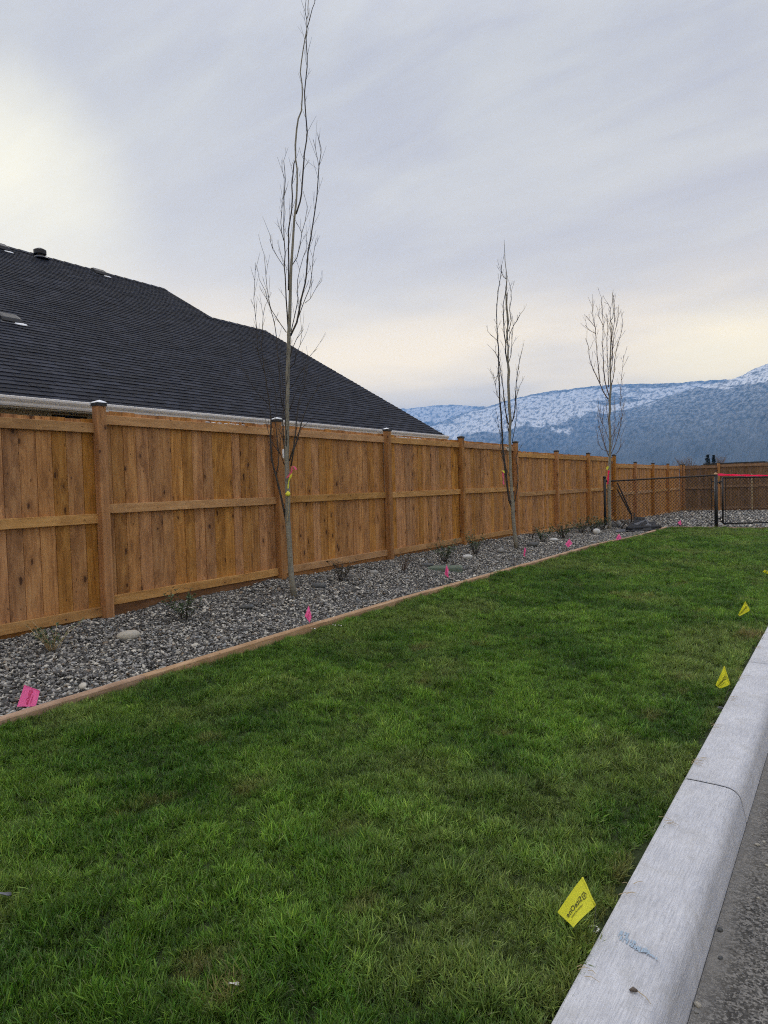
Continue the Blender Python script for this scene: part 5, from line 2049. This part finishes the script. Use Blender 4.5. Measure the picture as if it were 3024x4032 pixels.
K1, K2, K3, K4 = [gpx(q, 0.02) for q in Z6((600, 762), (705, 752), (690, 742), (600, 745))]
crumple('landscape_fabric', 'black fabric fold standing behind the dusty flap', (K1, K2, K3 + np.array([0, 0, 0.20]), K4 + np.array([0, 0, 0.22])), 0.06, m_sheet, 2.2, 0, 14, 10, 3)
pp = [gpx(q, 0.05) for q in Z6((545, 788), (640, 782), (720, 778), (800, 772))]
m = MB()
m.tube(smooth_line(pp, 0.1), 0.055, 10)
tag(m.build('black_pipe', m_sheet, None, True), 'black pipe lying along the front of the fabric heap', 'pipe')

# wooden stake against the back fence
sk = hit(Z6((1531, 332))[0], (FX + bd[0] * 3, 30.28 + bd[1] * 3 - 0.25, 0), (bd[1], -bd[0], 0))
st_ = MB().bev_box((-0.018, -0.018, -1.55), (0.018, 0.018, 0.0), 0.003)
tag(st_.build('wooden_stake', m_straw, None, False, tuple(sk)), 'thin pale stake standing in front of the back fence', 'stake')

# ------------------------------------------------------------------ beyond the back fence
sh = thing('shed', 'low building whose flat dark roof edge shows over the back fence', 'shed', (0, 0, 0))
pts = [hit(q, (0, 37.5, 0), (0, 1, 0)) for q in Z6((1145, 252), (1638, 240))]
x0, x1, zr = pts[0][0], pts[1][0], (pts[0][2] + pts[1][2]) / 2
MB().box((x0 + 0.2, 37.7, -0.45), (x1 - 0.2, 41.0, zr - 0.06)).build('wall', m_siding, sh)
MB().box((x0, 37.5, zr - 0.055), (x1, 41.2, zr + 0.02)).build('roof', m_capm, sh)


def conifer(px_top, px_base, w, label, seed):
    rn = np.random.default_rng(seed)
    D_ = 90.0
    t_, b_ = [hit(q, (0, D_, 0), (0, 1, 0)) for q in (px_top, px_base)]
    H = t_[2] + 0.45
    root = thing('conifer_tree', label, 'tree', (t_[0], D_, -0.45), 0, 'dark conifers beyond the back fence')
    MB().tube([(0, 0, 0), (0, 0, H * 0.9)], [0.12, 0.03], 6).build('trunk', m_farwood, root)
    m = MB()
    for i in range(900):
        h = rn.uniform(0.05, 1.0)
        rad = w * (1 - h) ** 0.6 * rn.uniform(0.5, 1.05) * (0.35 + 0.65 * min(1, h * 4))
        a = rn.uniform(0, 6.283)
        c = np.array([rad * math.cos(a), rad * math.sin(a), h * H])
        s = rn.uniform(0.08, 0.22)
        d = np.array([math.cos(a), math.sin(a), rn.uniform(0.2, 1.0)]) * s
        e = np.array([-math.sin(a), math.cos(a), rn.uniform(-.3, .3)]) * s * 0.6
        m.add([c - e, c + e, c + d], [(0, 1, 2)])
    m.build('crown', m_needle, root)


conifer(Z6((1180, 185))[0], Z6((1180, 252))[0], 0.62, 'wide dark conifer beyond the back fence', 1)
conifer(Z6((1228, 190))[0], Z6((1228, 252))[0], 0.44, 'narrow dark conifer right of the wide one', 2)


def bare_far(px, w, label, seed, n=60, D_=95.0):
    rn = np.random.default_rng(seed)
    t_ = hit(px, (0, D_, 0), (0, 1, 0))
    H = t_[2] + 0.45
    root = thing('bare_tree', label, 'tree', (t_[0], D_, -0.45), 0, 'bare trees far beyond the back fence')
    MB().tube([(0, 0, 0), (0.05, 0, H * 0.5), (0, 0, H * 0.85)], [0.12, 0.08, 0.03], 6).build('trunk', m_farwood, root)
    m = MB()
    for i in range(n):
        h = rn.uniform(0.25, 0.75) * H
        a = rn.uniform(0, 6.283)
        L = rn.uniform(0.4, 1.0) * w
        p = np.array([0, 0, h])
        q = p + np.array([math.cos(a) * L, math.sin(a) * L, rn.uniform(0.3, 1.0) * H * 0.28])
        mid = (p + q) / 2 + np.array([0, 0, -0.08])
        m.tube([p, mid, q], [0.022, 0.016, 0.008], 4, False)
        for k in range(5):
            s = rn.uniform(0.4, 1)
            b = p + (q - p) * s
            m.tube([b, b + np.array([rn.uniform(-.4, .4), rn.uniform(-.4, .4), rn.uniform(.1, .5)]) * 0.9], [0.010, 0.005], 3, False)
    m.build('crown', m_farwood, root)


bare_far(Z6((1285, 178))[0], 1.1, 'hazy bare tree right of the dark conifers', 5, 90)
bare_far(Z6((975, 195))[0], 1.2, 'bare tree over the corner of the two wooden fences', 6, 60)
bare_far(Z6((1050, 185))[0], 1.0, 'thin bare tree left of the dark conifers', 7, 40)

# ------------------------------------------------------------------ small things on road, kerb and lawn
peb = []
for i in range(4):
    v_, f_ = lump(ICO2, (1.3, 1.0, 0.7), 0.25, 500 + i)
    m = MB()
    m.add(v_, f_)
    peb.append(m.mesh('pebble', (mr_pale, mr_grey, mr_pale, mr_dark)[i], True))
rp = random.Random(17)
spots = [(Z7((1583, 52))[0], 0.017, 0), (Z7((1630, 30))[0], 0.014, 2), (Z7((1160, 1190))[0], 0.018, 0), (Z7((1520, 505))[0], 0.013, 1), (Z7((1320, 655))[0], 0.016, 3),
         (Z7((1322, 852))[0], 0.012, 3), (Z7((1590, 425))[0], 0.010, 2), (Z7((1150, 1235))[0], 0.012, 1), (Z7((1430, 385))[0], 0.009, 1), (Z7((1650, 195))[0], 0.013, 0)]
plab = ['cream pebble at the top of the visible road', 'tan pebble right of the topmost cream pebble', 'cream pebble against the foot of the kerb', 'grey chip out on the open road', 'black chip close to the kerb shade', 'small black chip lower on the road',
        'tiny tan chip beside the pale crack', 'grey pebble just below the cream pebble at the kerb foot', 'tiny grey chip near the kerb', 'cream pebble at the edge of the picture']
for (px, s, k), lab in zip(spots, plab):
    g = hit(px, (0, 0, -0.151), (0, 0, 1))
    ob = link('pebble', peb[k], None, (g[0], g[1], -0.150 - 0.018 * (g[0] + 0.39) + s * 0.22))
    ob.scale = (s, s, s)
    ob.rotation_euler = (0, 0, rp.uniform(0, 6))
    tag(ob, lab, 'pebble', 'loose pebbles on the road')
a_, b_, c_ = [hit(q, (0, 0, 0.004), (0, 0, 1)) for q in Z7((680, 1076), (735, 1080), (830, 1172))]
sd_ = thing('dry_seed_head', 'dry brown seed head with a bent stalk lying on the kerb', 'seed head', tuple(a_))
m = MB()
m.tube([np.zeros(3), (b_ - a_) * 0.5 + np.array([0, 0, 0.004]), b_ - a_], [0.003, 0.0065, 0.003], 8)
m.build('head', m_rust, sd_, True)
m = MB()
m.tube([b_ - a_, (b_ + c_) / 2 - a_ + np.array([0.004, 0, 0.003]), c_ - a_], [0.0014, 0.001, 0.0007], 5)
m.build('stalk', m_straw, sd_, True)
# dry clippings on the kerb's grass edge
m = MB()
rc_ = random.Random(3)
for (y0, n) in ((3.62, 9), (4.75, 5), (2.35, 4), (5.3, 5), (2.9, 4), (4.2, 4), (6.3, 6), (1.9, 4)):
    for i in range(n):
        x, y = -0.655 + rc_.uniform(-0.01, 0.035), y0 + rc_.uniform(-0.05, 0.05)
        a = rc_.uniform(-0.5, 0.9)
        L = rc_.uniform(0.02, 0.055)
        m.tube([(x, y, 0.006), (x + math.cos(a) * L * .5, y + math.sin(a) * L * .5, 0.012), (x + math.cos(a) * L, y + math.sin(a) * L, 0.006)], [0.0011, 0.0009, 0.0005], 4)
tag(m.build('grass_clippings', m_straw), 'dry grass clippings along the kerb edge', kind='stuff')
for px, lab, s, mt in (((22, 3548), 'pale dead leaf in the grass at the left edge', 0.020, m_dust), ((922, 3908), 'small pale dry leaf by the brown grass tuft', 0.014, m_trim),
                       (Z4((1278, 1808))[0], 'white scrap in the grass by the timber edging', 0.015, m_white), (Z4((1325, 1812))[0], 'second white scrap, right of the first by the edging', 0.015, m_white),
                       (Z4((1108, 1838))[0], 'flat white scrap at the timber edging below the narrow pink flag', 0.018, m_white)):
    g = on_ground(px)
    m = MB()
    P = [[(s * (u - .5) * 2, s * 0.8 * (v_ - .5) * math.sin(max(u, .05) * math.pi) ** .6 * 1.4, 0.006 * math.sin(u * 4 + v_ * 3) + 0.006 * abs(v_ - .5)) for v_ in np.linspace(0, 1, 5)] for u in np.linspace(0, 1, 8)]
    m.grid(P)
    m.grid([[(x, y, z - 0.0012) for x, y, z in reversed(q)] for q in P])
    ob = m.build('dry_leaf' if 'leaf' in lab else 'paper_scrap', mt, None, True, (g[0], g[1], g[2] + 0.024))
    ob.rotation_euler = (0.2, 0.15, 0.7)
    tag(ob, lab, 'leaf' if 'leaf' in lab else 'scrap')
